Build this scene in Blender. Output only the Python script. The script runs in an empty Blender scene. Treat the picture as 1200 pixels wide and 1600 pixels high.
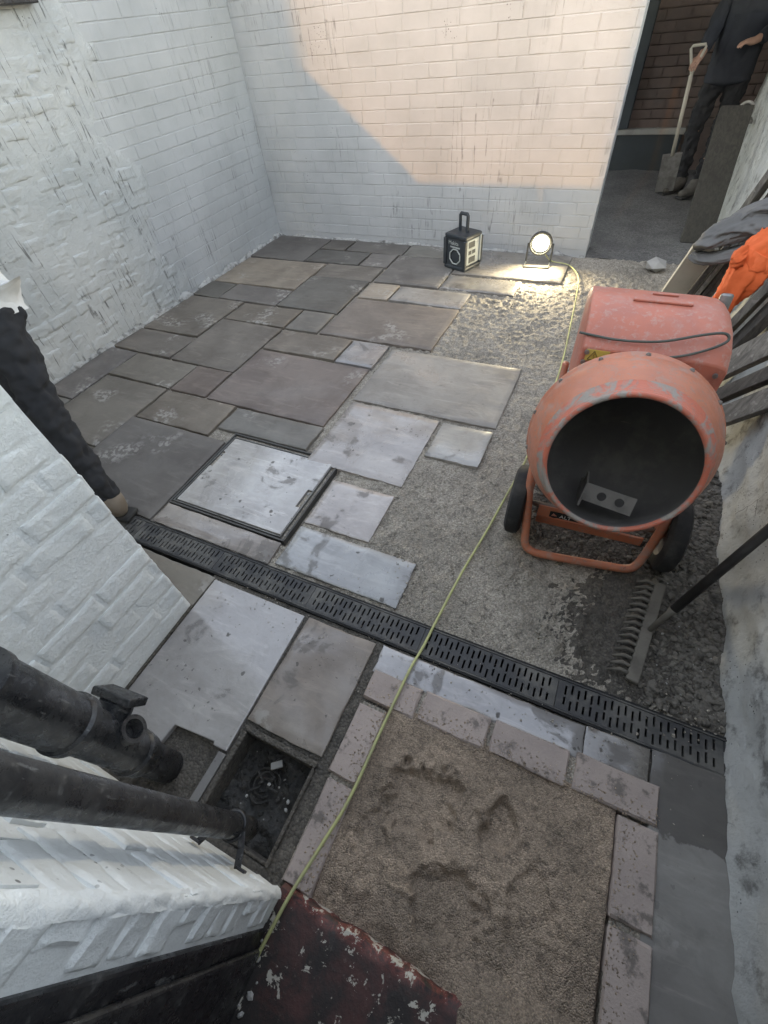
import bpy, bmesh, math, random
from mathutils import Vector, Matrix, noise, Quaternion
random.seed(7)
scene = bpy.context.scene
col = scene.collection
R = math.radians

# ------------------------------------------------------------------ camera
CAM = Vector((0.0, 0.0, 1.6))
AX_R = Vector((0.9053107789797772, 0.4162423911146163, -0.08458525463823931))
AX_U = Vector((-0.2688733724269871, 0.7157608924359368, 0.6445102438744088))
AX_B = Vector((0.3288153023549355, -0.5607393482702083, 0.7599025465404984))
cd = bpy.data.cameras.new('camera')
cam = bpy.data.objects.new('camera', cd); col.objects.link(cam)
cam.matrix_world = Matrix(((AX_R.x, AX_U.x, AX_B.x, CAM.x), (AX_R.y, AX_U.y, AX_B.y, CAM.y), (AX_R.z, AX_U.z, AX_B.z, CAM.z), (0, 0, 0, 1)))
cd.sensor_fit = 'VERTICAL'; cd.sensor_height = 32.0; cd.lens = 32.0 * 682.6 / 1600.0
cd.clip_start = 0.02; cd.clip_end = 500
scene.camera = cam
# ------------------------------------------------------------------ light
SUN_D = Vector((0.10, 0.89, -0.445)).normalized()
sun_el = math.asin(-SUN_D.z); sun_az = math.atan2(-SUN_D.x, -SUN_D.y)
w = bpy.data.worlds.new('World'); scene.world = w; w.use_nodes = True
wn = w.node_tree.nodes; wl = w.node_tree.links
sky = wn.new('ShaderNodeTexSky'); sky.sky_type = 'NISHITA'; sky.sun_disc = False
sky.sun_elevation = sun_el; sky.sun_rotation = sun_az
sky.air_density = 1.0; sky.dust_density = 0.4; sky.ozone_density = 0.6
wn['Background'].inputs['Strength'].default_value = 0.15
veil = wn.new('ShaderNodeHueSaturation'); veil.inputs['Saturation'].default_value = 0.68      # thin high cloud greys the blue
wl.new(sky.outputs[0], veil.inputs['Color']); wl.new(veil.outputs[0], wn['Background'].inputs['Color'])
sd = bpy.data.lights.new('sun', 'SUN'); sd.energy = 0.5; sd.angle = R(0.6); sd.color = (0.64, 0.30, 0.04)
sun = bpy.data.objects.new('sun', sd); col.objects.link(sun)
sun.rotation_mode = 'QUATERNION'; sun.rotation_quaternion = SUN_D.to_track_quat('-Z', 'Y')
scene.view_settings.view_transform = 'Standard'; scene.view_settings.look = 'None'
scene.view_settings.gamma = 1.0
scene.view_settings.use_white_balance = True; scene.view_settings.white_balance_temperature = 7800; scene.view_settings.white_balance_tint = 10
scene.view_settings.exposure = 2.5
scene.render.engine = 'CYCLES'
scene.cycles.use_denoising = True
scene.cycles.max_bounces = 5; scene.cycles.diffuse_bounces = 3; scene.cycles.glossy_bounces = 2; scene.cycles.use_adaptive_sampling = True; scene.cycles.adaptive_threshold = 0.02
scene.cycles.sample_clamp_indirect = 6.0

def in_frame(p, m=40):
    d = Vector(p) - CAM
    z = -d.dot(AX_B)
    if z < 0.05: return False
    x = 600 + 682.6 * d.dot(AX_R) / z; y = 800 - 682.6 * d.dot(AX_U) / z
    return -m < x < 1200 + m and -m < y < 1600 + m

# ------------------------------------------------------------------ node helper
class NT:
    def __init__(s, name):
        s.m = bpy.data.materials.new(name); s.m.use_nodes = True
        s.t = s.m.node_tree; s.n = s.t.nodes; s.l = s.t.links
        s.b = s.n['Principled BSDF']
    def node(s, ty, **k):
        n = s.n.new(ty)
        for a, v in k.items(): setattr(n, a, v)
        return n
    def set(s, inp, v):
        if hasattr(v, 'is_linked') or isinstance(v, bpy.types.NodeSocket): s.l.new(v, inp)
        else: inp.default_value = v
    def math(s, op, a, b=0.0, c=0.0, clamp=False):
        n = s.node('ShaderNodeMath', operation=op, use_clamp=clamp)
        s.set(n.inputs[0], a); s.set(n.inputs[1], b); s.set(n.inputs[2], c)
        return n.outputs[0]
    def mix(s, f, a, b, bt='MIX'):
        n = s.node('ShaderNodeMix', data_type='RGBA', blend_type=bt)
        s.set(n.inputs[0], f); s.set(n.inputs[6], a if not isinstance(a, tuple) else a + (1,) * (4 - len(a)))
        s.set(n.inputs[7], b if not isinstance(b, tuple) else b + (1,) * (4 - len(b)))
        return n.outputs[2]
    def pos(s, scale=(1, 1, 1), rnd=True):
        g = s.node('ShaderNodeNewGeometry')
        v = g.outputs['Position']
        if rnd:
            oi = s.node('ShaderNodeObjectInfo')
            k = s.math('MULTIPLY', oi.outputs['Random'], 37.0)
            a = s.node('ShaderNodeVectorMath', operation='ADD')
            s.l.new(v, a.inputs[0]); s.l.new(k, a.inputs[1]); v = a.outputs[0]
        if scale != (1, 1, 1):
            a = s.node('ShaderNodeVectorMath', operation='MULTIPLY')
            s.l.new(v, a.inputs[0]); a.inputs[1].default_value = scale; v = a.outputs[0]
        return v
    def noise(s, v, scale, detail=4.0, rough=0.55, dist=0.0):
        n = s.node('ShaderNodeTexNoise'); n.inputs['Scale'].default_value = scale
        n.inputs['Detail'].default_value = detail; n.inputs['Roughness'].default_value = rough
        n.inputs['Distortion'].default_value = dist
        s.l.new(v, n.inputs['Vector']); return n.outputs[0]
    def voro(s, v, scale, feature='F1', rnd=1.0):
        n = s.node('ShaderNodeTexVoronoi', feature=feature); n.inputs['Scale'].default_value = scale
        n.inputs['Randomness'].default_value = rnd
        s.l.new(v, n.inputs['Vector']); return n
    def ramp(s, f, lo, hi, a=0.0, b=1.0):
        n = s.node('ShaderNodeMapRange'); n.interpolation_type = 'SMOOTHSTEP'
        s.set(n.inputs[0], f); n.inputs[1].default_value = lo; n.inputs[2].default_value = hi
        n.inputs[3].default_value = a; n.inputs[4].default_value = b
        return n.outputs[0]
    def bump(s, h, strength=0.5, dist=0.01, normal=None):
        n = s.node('ShaderNodeBump'); n.inputs['Strength'].default_value = strength; n.inputs['Distance'].default_value = dist
        s.l.new(h, n.inputs['Height'])
        if normal is not None: s.l.new(normal, n.inputs['Normal'])
        return n.outputs[0]
    def out(s, color=None, rough=None, normal=None, metal=None, spec=None):
        if color is not None: s.set(s.b.inputs['Base Color'], color if not isinstance(color, tuple) else color + (1,) * (4 - len(color)))
        if rough is not None: s.set(s.b.inputs['Roughness'], rough)
        if normal is not None: s.l.new(normal, s.b.inputs['Normal'])
        if metal is not None: s.set(s.b.inputs['Metallic'], metal)
        if spec is not None: s.set(s.b.inputs['Specular IOR Level'], spec)
        return s.m

# ------------------------------------------------------------------ materials
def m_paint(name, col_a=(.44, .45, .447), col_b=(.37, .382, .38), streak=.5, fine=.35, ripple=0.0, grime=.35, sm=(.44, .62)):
    t = NT(name); v = t.pos(rnd=False)
    big = t.noise(v, 1.7, 5, .6)
    c = t.mix(t.ramp(big, .35, .7), col_a, col_b)
    med = t.noise(v, 9, 5, .65)
    c = t.mix(t.math('MULTIPLY', t.ramp(med, .55, .8), grime), c, (.36, .36, .34))
    # thin dirty runs down the wall
    sv = t.pos((11, 11, .33), rnd=False)
    st = t.noise(sv, 1.0, 3, .55, .6)
    ln = t.math('SUBTRACT', 1.0, t.ramp(t.math('ABSOLUTE', t.math('SUBTRACT', st, .5)), .0, .02), clamp=True)
    msk = t.math('MULTIPLY', t.ramp(t.noise(v, 1.3, 2), *sm), t.ramp(t.noise(v, 14, 3), .4, .6))
    sk = t.math('MULTIPLY', t.math('MULTIPLY', ln, msk), streak, clamp=True)
    c = t.mix(sk, c, (.10, .10, .095))
    # black chips where paint is gone
    vo = t.voro(v, 55)
    chip = t.math('MULTIPLY', t.ramp(vo.outputs['Distance'], .16, .24, 1, 0), t.ramp(t.noise(v, 3.2, 4, .7), .62, .70))
    c = t.mix(t.math('MULTIPLY', chip, .8), c, (.07, .065, .06))
    h = t.noise(v, 45, 6, .7)
    h2 = t.noise(v, 14, 5, .6, .5)
    pit = t.ramp(t.noise(v, 95, 5, .75), .44, .62)
    h = t.math('ADD', h, t.math('MULTIPLY', pit, .35))
    n1 = t.bump(h, fine, .004 if not ripple else .007)
    n2 = t.bump(h2, ripple, .02, n1) if ripple else n1
    return t.out(c, t.ramp(med, .3, .7, .5, .7), n2)
M = {}
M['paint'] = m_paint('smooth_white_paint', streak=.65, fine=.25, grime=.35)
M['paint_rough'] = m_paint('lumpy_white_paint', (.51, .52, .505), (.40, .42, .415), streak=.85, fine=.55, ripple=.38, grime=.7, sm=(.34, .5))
M['paint_near'] = m_paint('thick_white_paint_lifted', (.82, .84, .82), (.74, .765, .745), streak=.0, fine=.6, ripple=.22, grime=.14)  # base colour lightened to make up for weaker sky light on near walls
M['paint_house'] = m_paint('house_white_paint_lifted', (.82, .84, .82), (.72, .74, .73), streak=.1, fine=.4, ripple=.25, grime=.12)  # house wall colour lifted too, in place of missing sky light

def m_render():
    t = NT('weathered_render'); v = t.pos(rnd=False)
    a = t.noise(v, 2.2, 5, .65); b = t.noise(v, 11, 6, .7)
    c = t.mix(t.ramp(a, .35, .7), (.64, .645, .615), (.48, .485, .465))
    c = t.mix(t.ramp(b, .50, .70), c, (.24, .235, .22))
    cr = t.voro(v, 7, 'DISTANCE_TO_EDGE'); c = t.mix(t.math('MULTIPLY', t.ramp(cr.outputs['Distance'], .004, .012, 1, 0), t.ramp(t.noise(v, 3, 3), .62, .68)), c, (.12, .117, .11))
    c = t.mix(t.math('MULTIPLY', t.ramp(t.voro(v, 70).outputs['Distance'], .12, .2, 1, 0), t.ramp(t.noise(v, 6, 4), .48, .58)), c, (.05, .048, .045))
    return t.out(c, .85, t.bump(t.noise(v, 30, 8, .78), 1.0, .012))
M['render'] = m_render()

def m_slab(name='riven_sandstone', wetline=None):
    t = NT(name); v = t.pos()
    oi = t.node('ShaderNodeObjectInfo'); base = oi.outputs['Color']; gloss = oi.outputs['Alpha']
    a = t.noise(v, 2.6, 5, .6, .4)
    a2 = t.noise(v, 9, 6, .7, .6)
    base = t.mix(1.0, base, (1.03, 1.0, .95), 'MULTIPLY')
    c = t.mix(t.ramp(a, .3, .72), base, t.mix(1.0, base, (.66, .64, .64), 'MULTIPLY'))
    c = t.mix(t.math('MULTIPLY', t.ramp(a2, .5, .75), .45), c, t.mix(1.0, c, (.62, .60, .58), 'MULTIPLY'))
    stv = t.pos((3.0, 14.0, 3.0)); st = t.noise(stv, 1.6, 6, .65, .8)
    c = t.mix(t.math('MULTIPLY', t.ramp(st, .48, .75), .55), c, t.mix(1.0, base, (1.35, 1.32, 1.30), 'MULTIPLY'))
    # pale cement film wiped in patches
    f = t.noise(v, 3.1, 3, .5); f2 = t.noise(v, 34, 4, .6)
    film = t.math('MULTIPLY', t.ramp(f, .57, .68), t.ramp(f2, .46, .58))
    c = t.mix(t.math('MULTIPLY', film, .6), c, (.40, .38, .345))
    # damp blotches and mortar splashes
    d = t.noise(v, 5.2, 6, .62, .5); damp = t.ramp(d, .575, .625)
    damp = t.math('MULTIPLY', damp, t.ramp(gloss, .25, .5, .12, 1.0))
    c = t.mix(t.math('MULTIPLY', damp, .6), c, (.12, .11, .10))
    nz = t.node('ShaderNodeTexNoise'); nz.inputs['Scale'].default_value = 45; nz.inputs['Detail'].default_value = 3; t.l.new(v, nz.inputs['Vector'])
    va = t.node('ShaderNodeVectorMath', operation='SCALE'); t.l.new(nz.outputs['Color'], va.inputs[0]); va.inputs['Scale'].default_value = .028
    vb = t.node('ShaderNodeVectorMath', operation='ADD'); t.l.new(v, vb.inputs[0]); t.l.new(va.outputs[0], vb.inputs[1]); vd = vb.outputs[0]
    vo = t.voro(vd, 20); sp = t.node('ShaderNodeSeparateColor'); t.l.new(vo.outputs['Color'], sp.inputs[0])
    rad = t.math('MULTIPLY', t.math('POWER', sp.outputs[0], 4.0), .24)
    spot = t.math('LESS_THAN', vo.outputs['Distance'], rad)
    vo2 = t.voro(vd, 75); sp2 = t.node('ShaderNodeSeparateColor'); t.l.new(vo2.outputs['Color'], sp2.inputs[0])
    spot2 = t.math('LESS_THAN', vo2.outputs['Distance'], t.math('MULTIPLY', t.math('POWER', sp2.outputs[0], 4.0), t.ramp(t.noise(v, 5.5, 3), .42, .66, .02, .42)))
    spots = t.math('MAXIMUM', spot, spot2)
    dens = t.math('MULTIPLY', spots, t.ramp(gloss, .15, .6, .12, 1.0))
    c = t.mix(t.math('MULTIPLY', dens, .75), c, (.07, .064, .058))
    if wetline is not None:
        gx = t.node('ShaderNodeNewGeometry'); sx = t.node('ShaderNodeSeparateXYZ'); t.l.new(gx.outputs['Position'], sx.inputs[0])
        edge = t.math('ADD', sx.outputs['Y'], t.math('MULTIPLY', t.math('SUBTRACT', t.noise(v, 16, 4, .6), .5), .10))
        wl_ = t.ramp(edge, wetline - .004, wetline + .004)
        c = t.mix(t.math('MULTIPLY', wl_, .72), c, (.06, .052, .046))
    # wet sheen
    wv = t.noise(v, 2.1, 4, .55, .5)
    wet = t.math('MULTIPLY', t.ramp(t.math('ADD', wv, t.math('MULTIPLY', gloss, .45)), .55, .85), t.ramp(gloss, .05, .35))
    dry = t.math('MAXIMUM', t.math('MULTIPLY', damp, .7), dens)
    wet = t.math('MULTIPLY', wet, t.math('SUBTRACT', 1.0, dry))
    rough = t.math('ADD', t.ramp(wet, 0, 1, .58, .13), t.math('MULTIPLY', t.noise(v, 60, 3), .12))
    hh = t.math('ADD', t.math('MULTIPLY', t.noise(v, 5, 3, .5, .8), 2.2), t.math('MULTIPLY', t.noise(v, 55, 6, .65), .30))
    t.l.new(t.math('MULTIPLY', wet, .9), t.b.inputs['Coat Weight']); t.b.inputs['Coat Roughness'].default_value = .10; t.b.inputs['Coat IOR'].default_value = 1.6
    return t.out(c, rough, t.bump(hh, .42, .007), spec=t.ramp(wet, 0, 1, .45, .9))
M['slab'] = m_slab(); M['slab_halfwet'] = m_slab('half_wet_sandstone', .375)

def m_grit(name, a, b, dark, fine=1.0, wet=0.0, sc=1.0, grain=110):
    t = NT(name); v = t.pos(rnd=False)
    n1 = t.noise(v, 3.3, 5, .6); n2 = t.noise(v, 120 * sc, 5, .75); n3 = t.noise(v, 34, 7, .75)
    c = t.mix(t.ramp(n1, .35, .68), a, b)
    c = t.mix(t.math('MULTIPLY', t.ramp(n3, .5, .72), .7), c, dark)
    c = t.mix(t.math('MULTIPLY', t.ramp(n2, .52, .70), .55), c, t.mix(1.0, c, (1.9, 1.85, 1.75), 'MULTIPLY'))
    c = t.mix(t.math('MULTIPLY', t.ramp(n2, .47, .33), .6), c, t.mix(1.0, c, (.45, .44, .43), 'MULTIPLY'))
    vg = t.voro(v, grain); sg = t.node('ShaderNodeSeparateColor'); t.l.new(vg.outputs['Color'], sg.inputs[0])
    k = t.ramp(sg.outputs[0], 0, 1, .45, 1.45)
    kk = t.node('ShaderNodeCombineColor')
    for q in range(3): t.l.new(k, kk.inputs[q])
    c = t.mix(.42, c, t.mix(1.0, c, kk.outputs[0], 'MULTIPLY'))
    gap = t.ramp(vg.outputs['Distance'], .45, .75)
    c = t.mix(t.math('MULTIPLY', t.math('MULTIPLY', gap, t.ramp(n3, .42, .6)), .45), c, dark)
    h = t.math('ADD', t.math('SUBTRACT', t.math('MULTIPLY', sg.outputs[1], .8), t.math('MULTIPLY', vg.outputs['Distance'], 1.2)), t.math('MULTIPLY', n3, 1.8))
    r = t.ramp(n1, .4, .65, .92, .92 - wet)
    return t.out(c, r, t.bump(h, .8 * fine, .006))
M['mortar'] = m_grit('damp_mortar', (.43, .385, .322), (.30, .268, .222), (.115, .103, .086), 1.0, .2, grain=150)
M['soil'] = m_grit('dark_soil', (.13, .115, .096), (.085, .076, .064), (.036, .033, .029), 1.0, .35)
M['sand'] = m_grit('sharp_sand', (.50, .382, .285), (.32, .248, .187), (.12, .098, .078), 1.0, 0, 1.1, grain=260)
M['tarmac'] = m_grit('alley_ground', (.17, .165, .155), (.12, .115, .11), (.07, .068, .065), .8)

def m_simple(name, c, rough=.6, dust=None, dustamt=.5, metal=0.0, bump=.25, bscale=60, spec=None, dscale=9):
    t = NT(name); v = t.pos()
    cc = c + (1,)
    n = t.noise(v, dscale, 6, .65)
    x = t.mix(t.math('MULTIPLY', t.ramp(n, .42, .7), dustamt), cc, (dust or tuple(q * .6 for q in c)))
    n2 = t.noise(v, 3, 3)
    x = t.mix(t.ramp(n2, .3, .75), x, t.mix(1.0, x, (.78, .78, .78), 'MULTIPLY'))
    return t.out(x, t.ramp(n, .35, .7, rough, min(1, rough + .25)), t.bump(t.noise(v, bscale, 5, .65), bump, .003), metal, spec)
def m_pipe(name, c, dust, rough):
    t = NT(name); v = t.pos(); n = t.noise(v, 7, 6, .7); n2 = t.noise(v, 24, 6, .75)
    x = t.mix(t.math('MULTIPLY', t.ramp(n, .42, .7), .75), c, dust)
    x = t.mix(t.math('MULTIPLY', t.ramp(n2, .56, .70), .5), x, (.16, .155, .145))
    sv = t.pos((30, 30, 5)); x = t.mix(t.math('MULTIPLY', t.ramp(t.noise(sv, 1.5, 4, .7), .62, .66), .3), x, (.26, .26, .25))
    nz = t.noise(v, 28, 4, .6); fl = t.math('MULTIPLY', t.ramp(nz, .71, .72), t.ramp(t.noise(v, 5, 3), .46, .5)); x = t.mix(fl, x, (.72, .74, .73))
    return t.out(x, t.ramp(n2, .38, .72, rough, .7), t.bump(n2, .2, .003))
M['black_plastic'] = m_pipe('dusty_black_plastic_pipe', (.018, .019, .021), (.085, .083, .08), .2)
M['old_plastic'] = m_simple('black_plastic_pipe', (.016, .017, .019), .33, (.10, .098, .092), .55, bump=.12)
M['black_iron'] = m_pipe('scuffed_black_iron', (.015, .015, .017), (.06, .058, .055), .22)
M['grate'] = m_simple('black_grate_plastic', (.040, .040, .041), .5, (.17, .162, .145), .95, bump=.25, dscale=6)
M['chan'] = m_simple('channel_plastic', (.010, .010, .010), .7, (.03, .028, .025), .5)
M['galv'] = m_simple('galvanised_steel', (.30, .30, .29), .42, (.14, .13, .12), .7, .8, .2)
M['frame_steel'] = m_simple('cover_frame_steel', (.11, .108, .103), .5, (.16, .15, .135), .7, .5, .3)
M['rubber'] = m_simple('tyre_rubber', (.018, .018, .018), .75, (.10, .094, .085), .7, bump=.4)
M['dark_steel'] = m_simple('cement_caked_steel', (.26, .24, .215), .7, (.17, .155, .135), .8, .2, .6, 35)
M['lining'] = m_simple('drum_lining_cement', (.13, .122, .114), .8, (.20, .188, .172), .9, 0, .6, 30)
def m_wood(name, c, d, sp=.35):
    t = NT(name); v = t.pos((34, 34, 3.2)); n = t.noise(v, 1.4, 6, .7, .8); n2 = t.noise(t.pos(), 3.5, 4, .6)
    x = t.mix(t.ramp(n, .32, .68), c, d); x = t.mix(t.math('MULTIPLY', t.ramp(n2, .5, .7), .6), x, tuple(q * .5 for q in c))
    x = t.mix(t.math('MULTIPLY', t.ramp(t.noise(t.pos(), 30, 4), .60, .66), sp), x, (.42, .40, .37))
    return t.out(x, .82, t.bump(n, .5, .004))
M['wood'] = m_wood('weathered_grey_timber', (.24, .225, .20), (.10, .094, .086))
M['wood_old'] = m_simple('weathered_grey_timber', (.19, .18, .165), .8, (.09, .085, .08), .7, 0, .5, 30)
M['wood_dark'] = m_wood('dark_wet_timber', (.105, .094, .084), (.045, .041, .037), .06)
M['wood_cream'] = m_simple('cream_painted_board', (.52, .49, .41), .7, (.36, .33, .27), .35, 0, .2, 30)
M['cloth_grey'] = m_simple('grey_fleece', (.15, .148, .143), .95, (.19, .187, .18), .5, 0, .5, 220)
M['cloth_orange'] = m_simple('orange_hivis_cloth', (.86, .16, .045), .75, (.60, .09, .03), .4, 0, .4, 120)
M['cloth_black'] = m_simple('black_work_trousers', (.020, .021, .024), .9, (.035, .035, .036), .6, 0, .5, 160)
M['cloth_navy'] = m_simple('dark_navy_jacket', (.028, .032, .042), .9, (.05, .055, .065), .6, 0, .5, 160)
M['cloth_white'] = m_simple('white_cotton', (.66, .66, .64), .9, (.50, .50, .48), .5, 0, .4, 160)
M['boot'] = m_simple('tan_leather_boot', (.21, .17, .13), .7, (.20, .16, .12), .7, 0, .4, 70)
M['boot_dark'] = m_simple('dusty_dark_boot', (.075, .068, .060), .8, (.16, .15, .135), .7, 0, .4, 70)
M['skin'] = m_simple('skin', (.50, .30, .22), .55, (.45, .25, .18), .4, 0, .1, 90)
M['hair'] = m_simple('dark_hair', (.02, .015, .012), .6)
M['concrete'] = m_simple('pale_concrete', (.40, .39, .365), .85, (.25, .245, .23), .6, 0, .5, 40)
M['fillet'] = m_simple('dirty_mortar_fillet', (.44, .44, .42), .85, (.13, .125, .115), 1.0, 0, .7, 40, None, 16)
M['radio'] = m_simple('radio_dark_plastic', (.028, .036, .042), .45, (.09, .09, .088), .4, 0, .15, 90)
M['radio_trim'] = m_simple('radio_pale_trim', (.46, .49, .46), .5, (.3, .31, .3), .5, 0, .1)
M['print_white'] = m_simple('white_print', (.72, .72, .70), .6, (.5, .5, .48), .3, 0, .02)
M['print_black'] = m_simple('black_print', (.015, .015, .015), .6)
M['print_yellow'] = m_simple('yellow_sticker', (.62, .46, .09), .55, (.40, .32, .12), .5, 0, .02)
M['cord'] = m_simple('yellow_cord', (.50, .50, .22), .7, (.33, .32, .2), .7, 0, .3, 300)
M['cable'] = m_simple('grey_green_cable', (.085, .095, .08), .6, (.14, .14, .12), .5, 0, .1)
M['brick_red'] = m_simple('red_brick', (.20, .148, .132), .85, (.165, .14, .128), .7, 0, .5, 40, None, 5)
M['dark_door'] = m_simple('dark_blue_grey_paint', (.045, .055, .062), .6, (.08, .09, .09), .5, 0, .1)
M['roof'] = m_simple('slate_roof', (.07, .07, .075), .7)
M['plaster'] = m_simple('plain_plaster', (.45, .43, .40), .85)
M['sett'] = None
def m_sett():
    t = NT('reddish_concrete_sett'); v = t.pos()
    a = t.noise(v, 7, 5, .6); b = t.noise(v, 90, 5, .7); d = t.noise(v, 17, 5, .65)
    c = t.mix(t.ramp(a, .3, .72), (.42, .345, .305), (.34, .28, .25))
    c = t.mix(t.math('MULTIPLY', t.ramp(d, .54, .66), .75), c, (.105, .092, .080))
    c = t.mix(t.math('MULTIPLY', t.ramp(b, .55, .7), .35), c, (.40, .34, .30))
    return t.out(c, .85, t.bump(t.math('ADD', b, t.math('MULTIPLY', d, 1.2)), .55, .004))
M['sett'] = m_sett()
def m_orange():
    t = NT('mixer_orange_paint'); v = t.pos(rnd=False)
    a = t.noise(v, 6, 5, .6); b = t.noise(v, 16, 7, .7, .4); f = t.noise(v, 70, 4, .7)
    c = t.mix(t.ramp(a, .3, .72), (.54, .185, .098), (.45, .152, .085))
    c = t.mix(t.math('MULTIPLY', t.ramp(b, .48, .66), .65), c, (.36, .27, .225))
    c = t.mix(t.math('MULTIPLY', t.ramp(f, .56, .66), .55), c, (.26, .215, .185))
    c = t.mix(t.math('MULTIPLY', t.ramp(t.noise(v, 42, 5, .8), .66, .70), .8), c, (.06, .045, .04))
    return t.out(c, t.ramp(b, .4, .7, .38, .75), t.bump(t.math('ADD', b, t.math('MULTIPLY', f, .4)), .18, .004))
M['orange'] = m_orange()
def m_orange_lip():
    t = NT('mixer_orange_cement_smeared'); v = t.pos(rnd=False)
    b = t.noise(v, 11, 7, .7, .8); f = t.noise(v, 60, 4, .7)
    c = t.mix(t.ramp(b, .45, .58), (.54, .145, .085), (.31, .275, .235))
    c = t.mix(t.math('MULTIPLY', t.ramp(f, .55, .7), .45), c, (.16, .145, .13))
    return t.out(c, t.ramp(b, .4, .6, .45, .85), t.bump(t.math('ADD', t.math('MULTIPLY', b, 1.5), f), .35, .005))
M['orange_lip'] = m_orange_lip()
def m_housing():
    t = NT('faded_red_housing'); v = t.pos(rnd=False)
    b = t.noise(v, 8, 6, .65, .4); f = t.noise(v, 45, 5, .7)
    c = t.mix(t.ramp(b, .35, .7), (.52, .165, .105), (.44, .155, .11))
    c = t.mix(t.math('MULTIPLY', t.ramp(f, .50, .70), .55), c, (.44, .33, .28))
    c = t.mix(t.math('MULTIPLY', t.ramp(t.noise(v, 3.5, 5, .7), .5, .68), .45), c, (.40, .33, .29))
    return t.out(c, .5, t.bump(f, .12, .003))
M['housing'] = m_housing()
def m_sill():
    t = NT('flaking_red_sill_paint'); v = t.pos(rnd=False)
    a = t.noise(v, 7, 6, .7, .3); b = t.noise(v, 24, 6, .7, .3); g = t.noise(v, 70, 4, .7)
    c = t.mix(t.ramp(a, .36, .56), (.075, .032, .028), (.026, .021, .019))
    gx = t.node('ShaderNodeNewGeometry'); sx = t.node('ShaderNodeSeparateXYZ'); t.l.new(gx.outputs['Position'], sx.inputs[0])
    nose = t.ramp(sx.outputs['Y'], -.215, -.185)          # worn nosing shows older bright red coat
    c = t.mix(t.math('MULTIPLY', t.math('MULTIPLY', nose, t.ramp(b, .40, .55)), .85), c, (.21, .052, .04))
    flake = t.ramp(t.math('ADD', b, t.math('MULTIPLY', nose, .07)), 0.600, .622)
    c = t.mix(flake, c, (.48, .45, .38))
    c = t.mix(t.math('MULTIPLY', t.ramp(g, .6, .7), .3), c, (.2, .17, .14))
    h = t.math('SUBTRACT', g, t.math('MULTIPLY', flake, 1.5))
    return t.out(c, .62, t.bump(h, .5, .003))
M['sill'] = m_sill()
def m_emit(name, c, s):
    t = NT(name); t.b.inputs['Base Color'].default_value = (0, 0, 0, 1)
    t.b.inputs['Emission Color'].default_value = c + (1,); t.b.inputs['Emission Strength'].default_value = s
    return t.m
M['led'] = m_emit('lit_led_lens', (1.0, .93, .70), 60.0)

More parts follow.
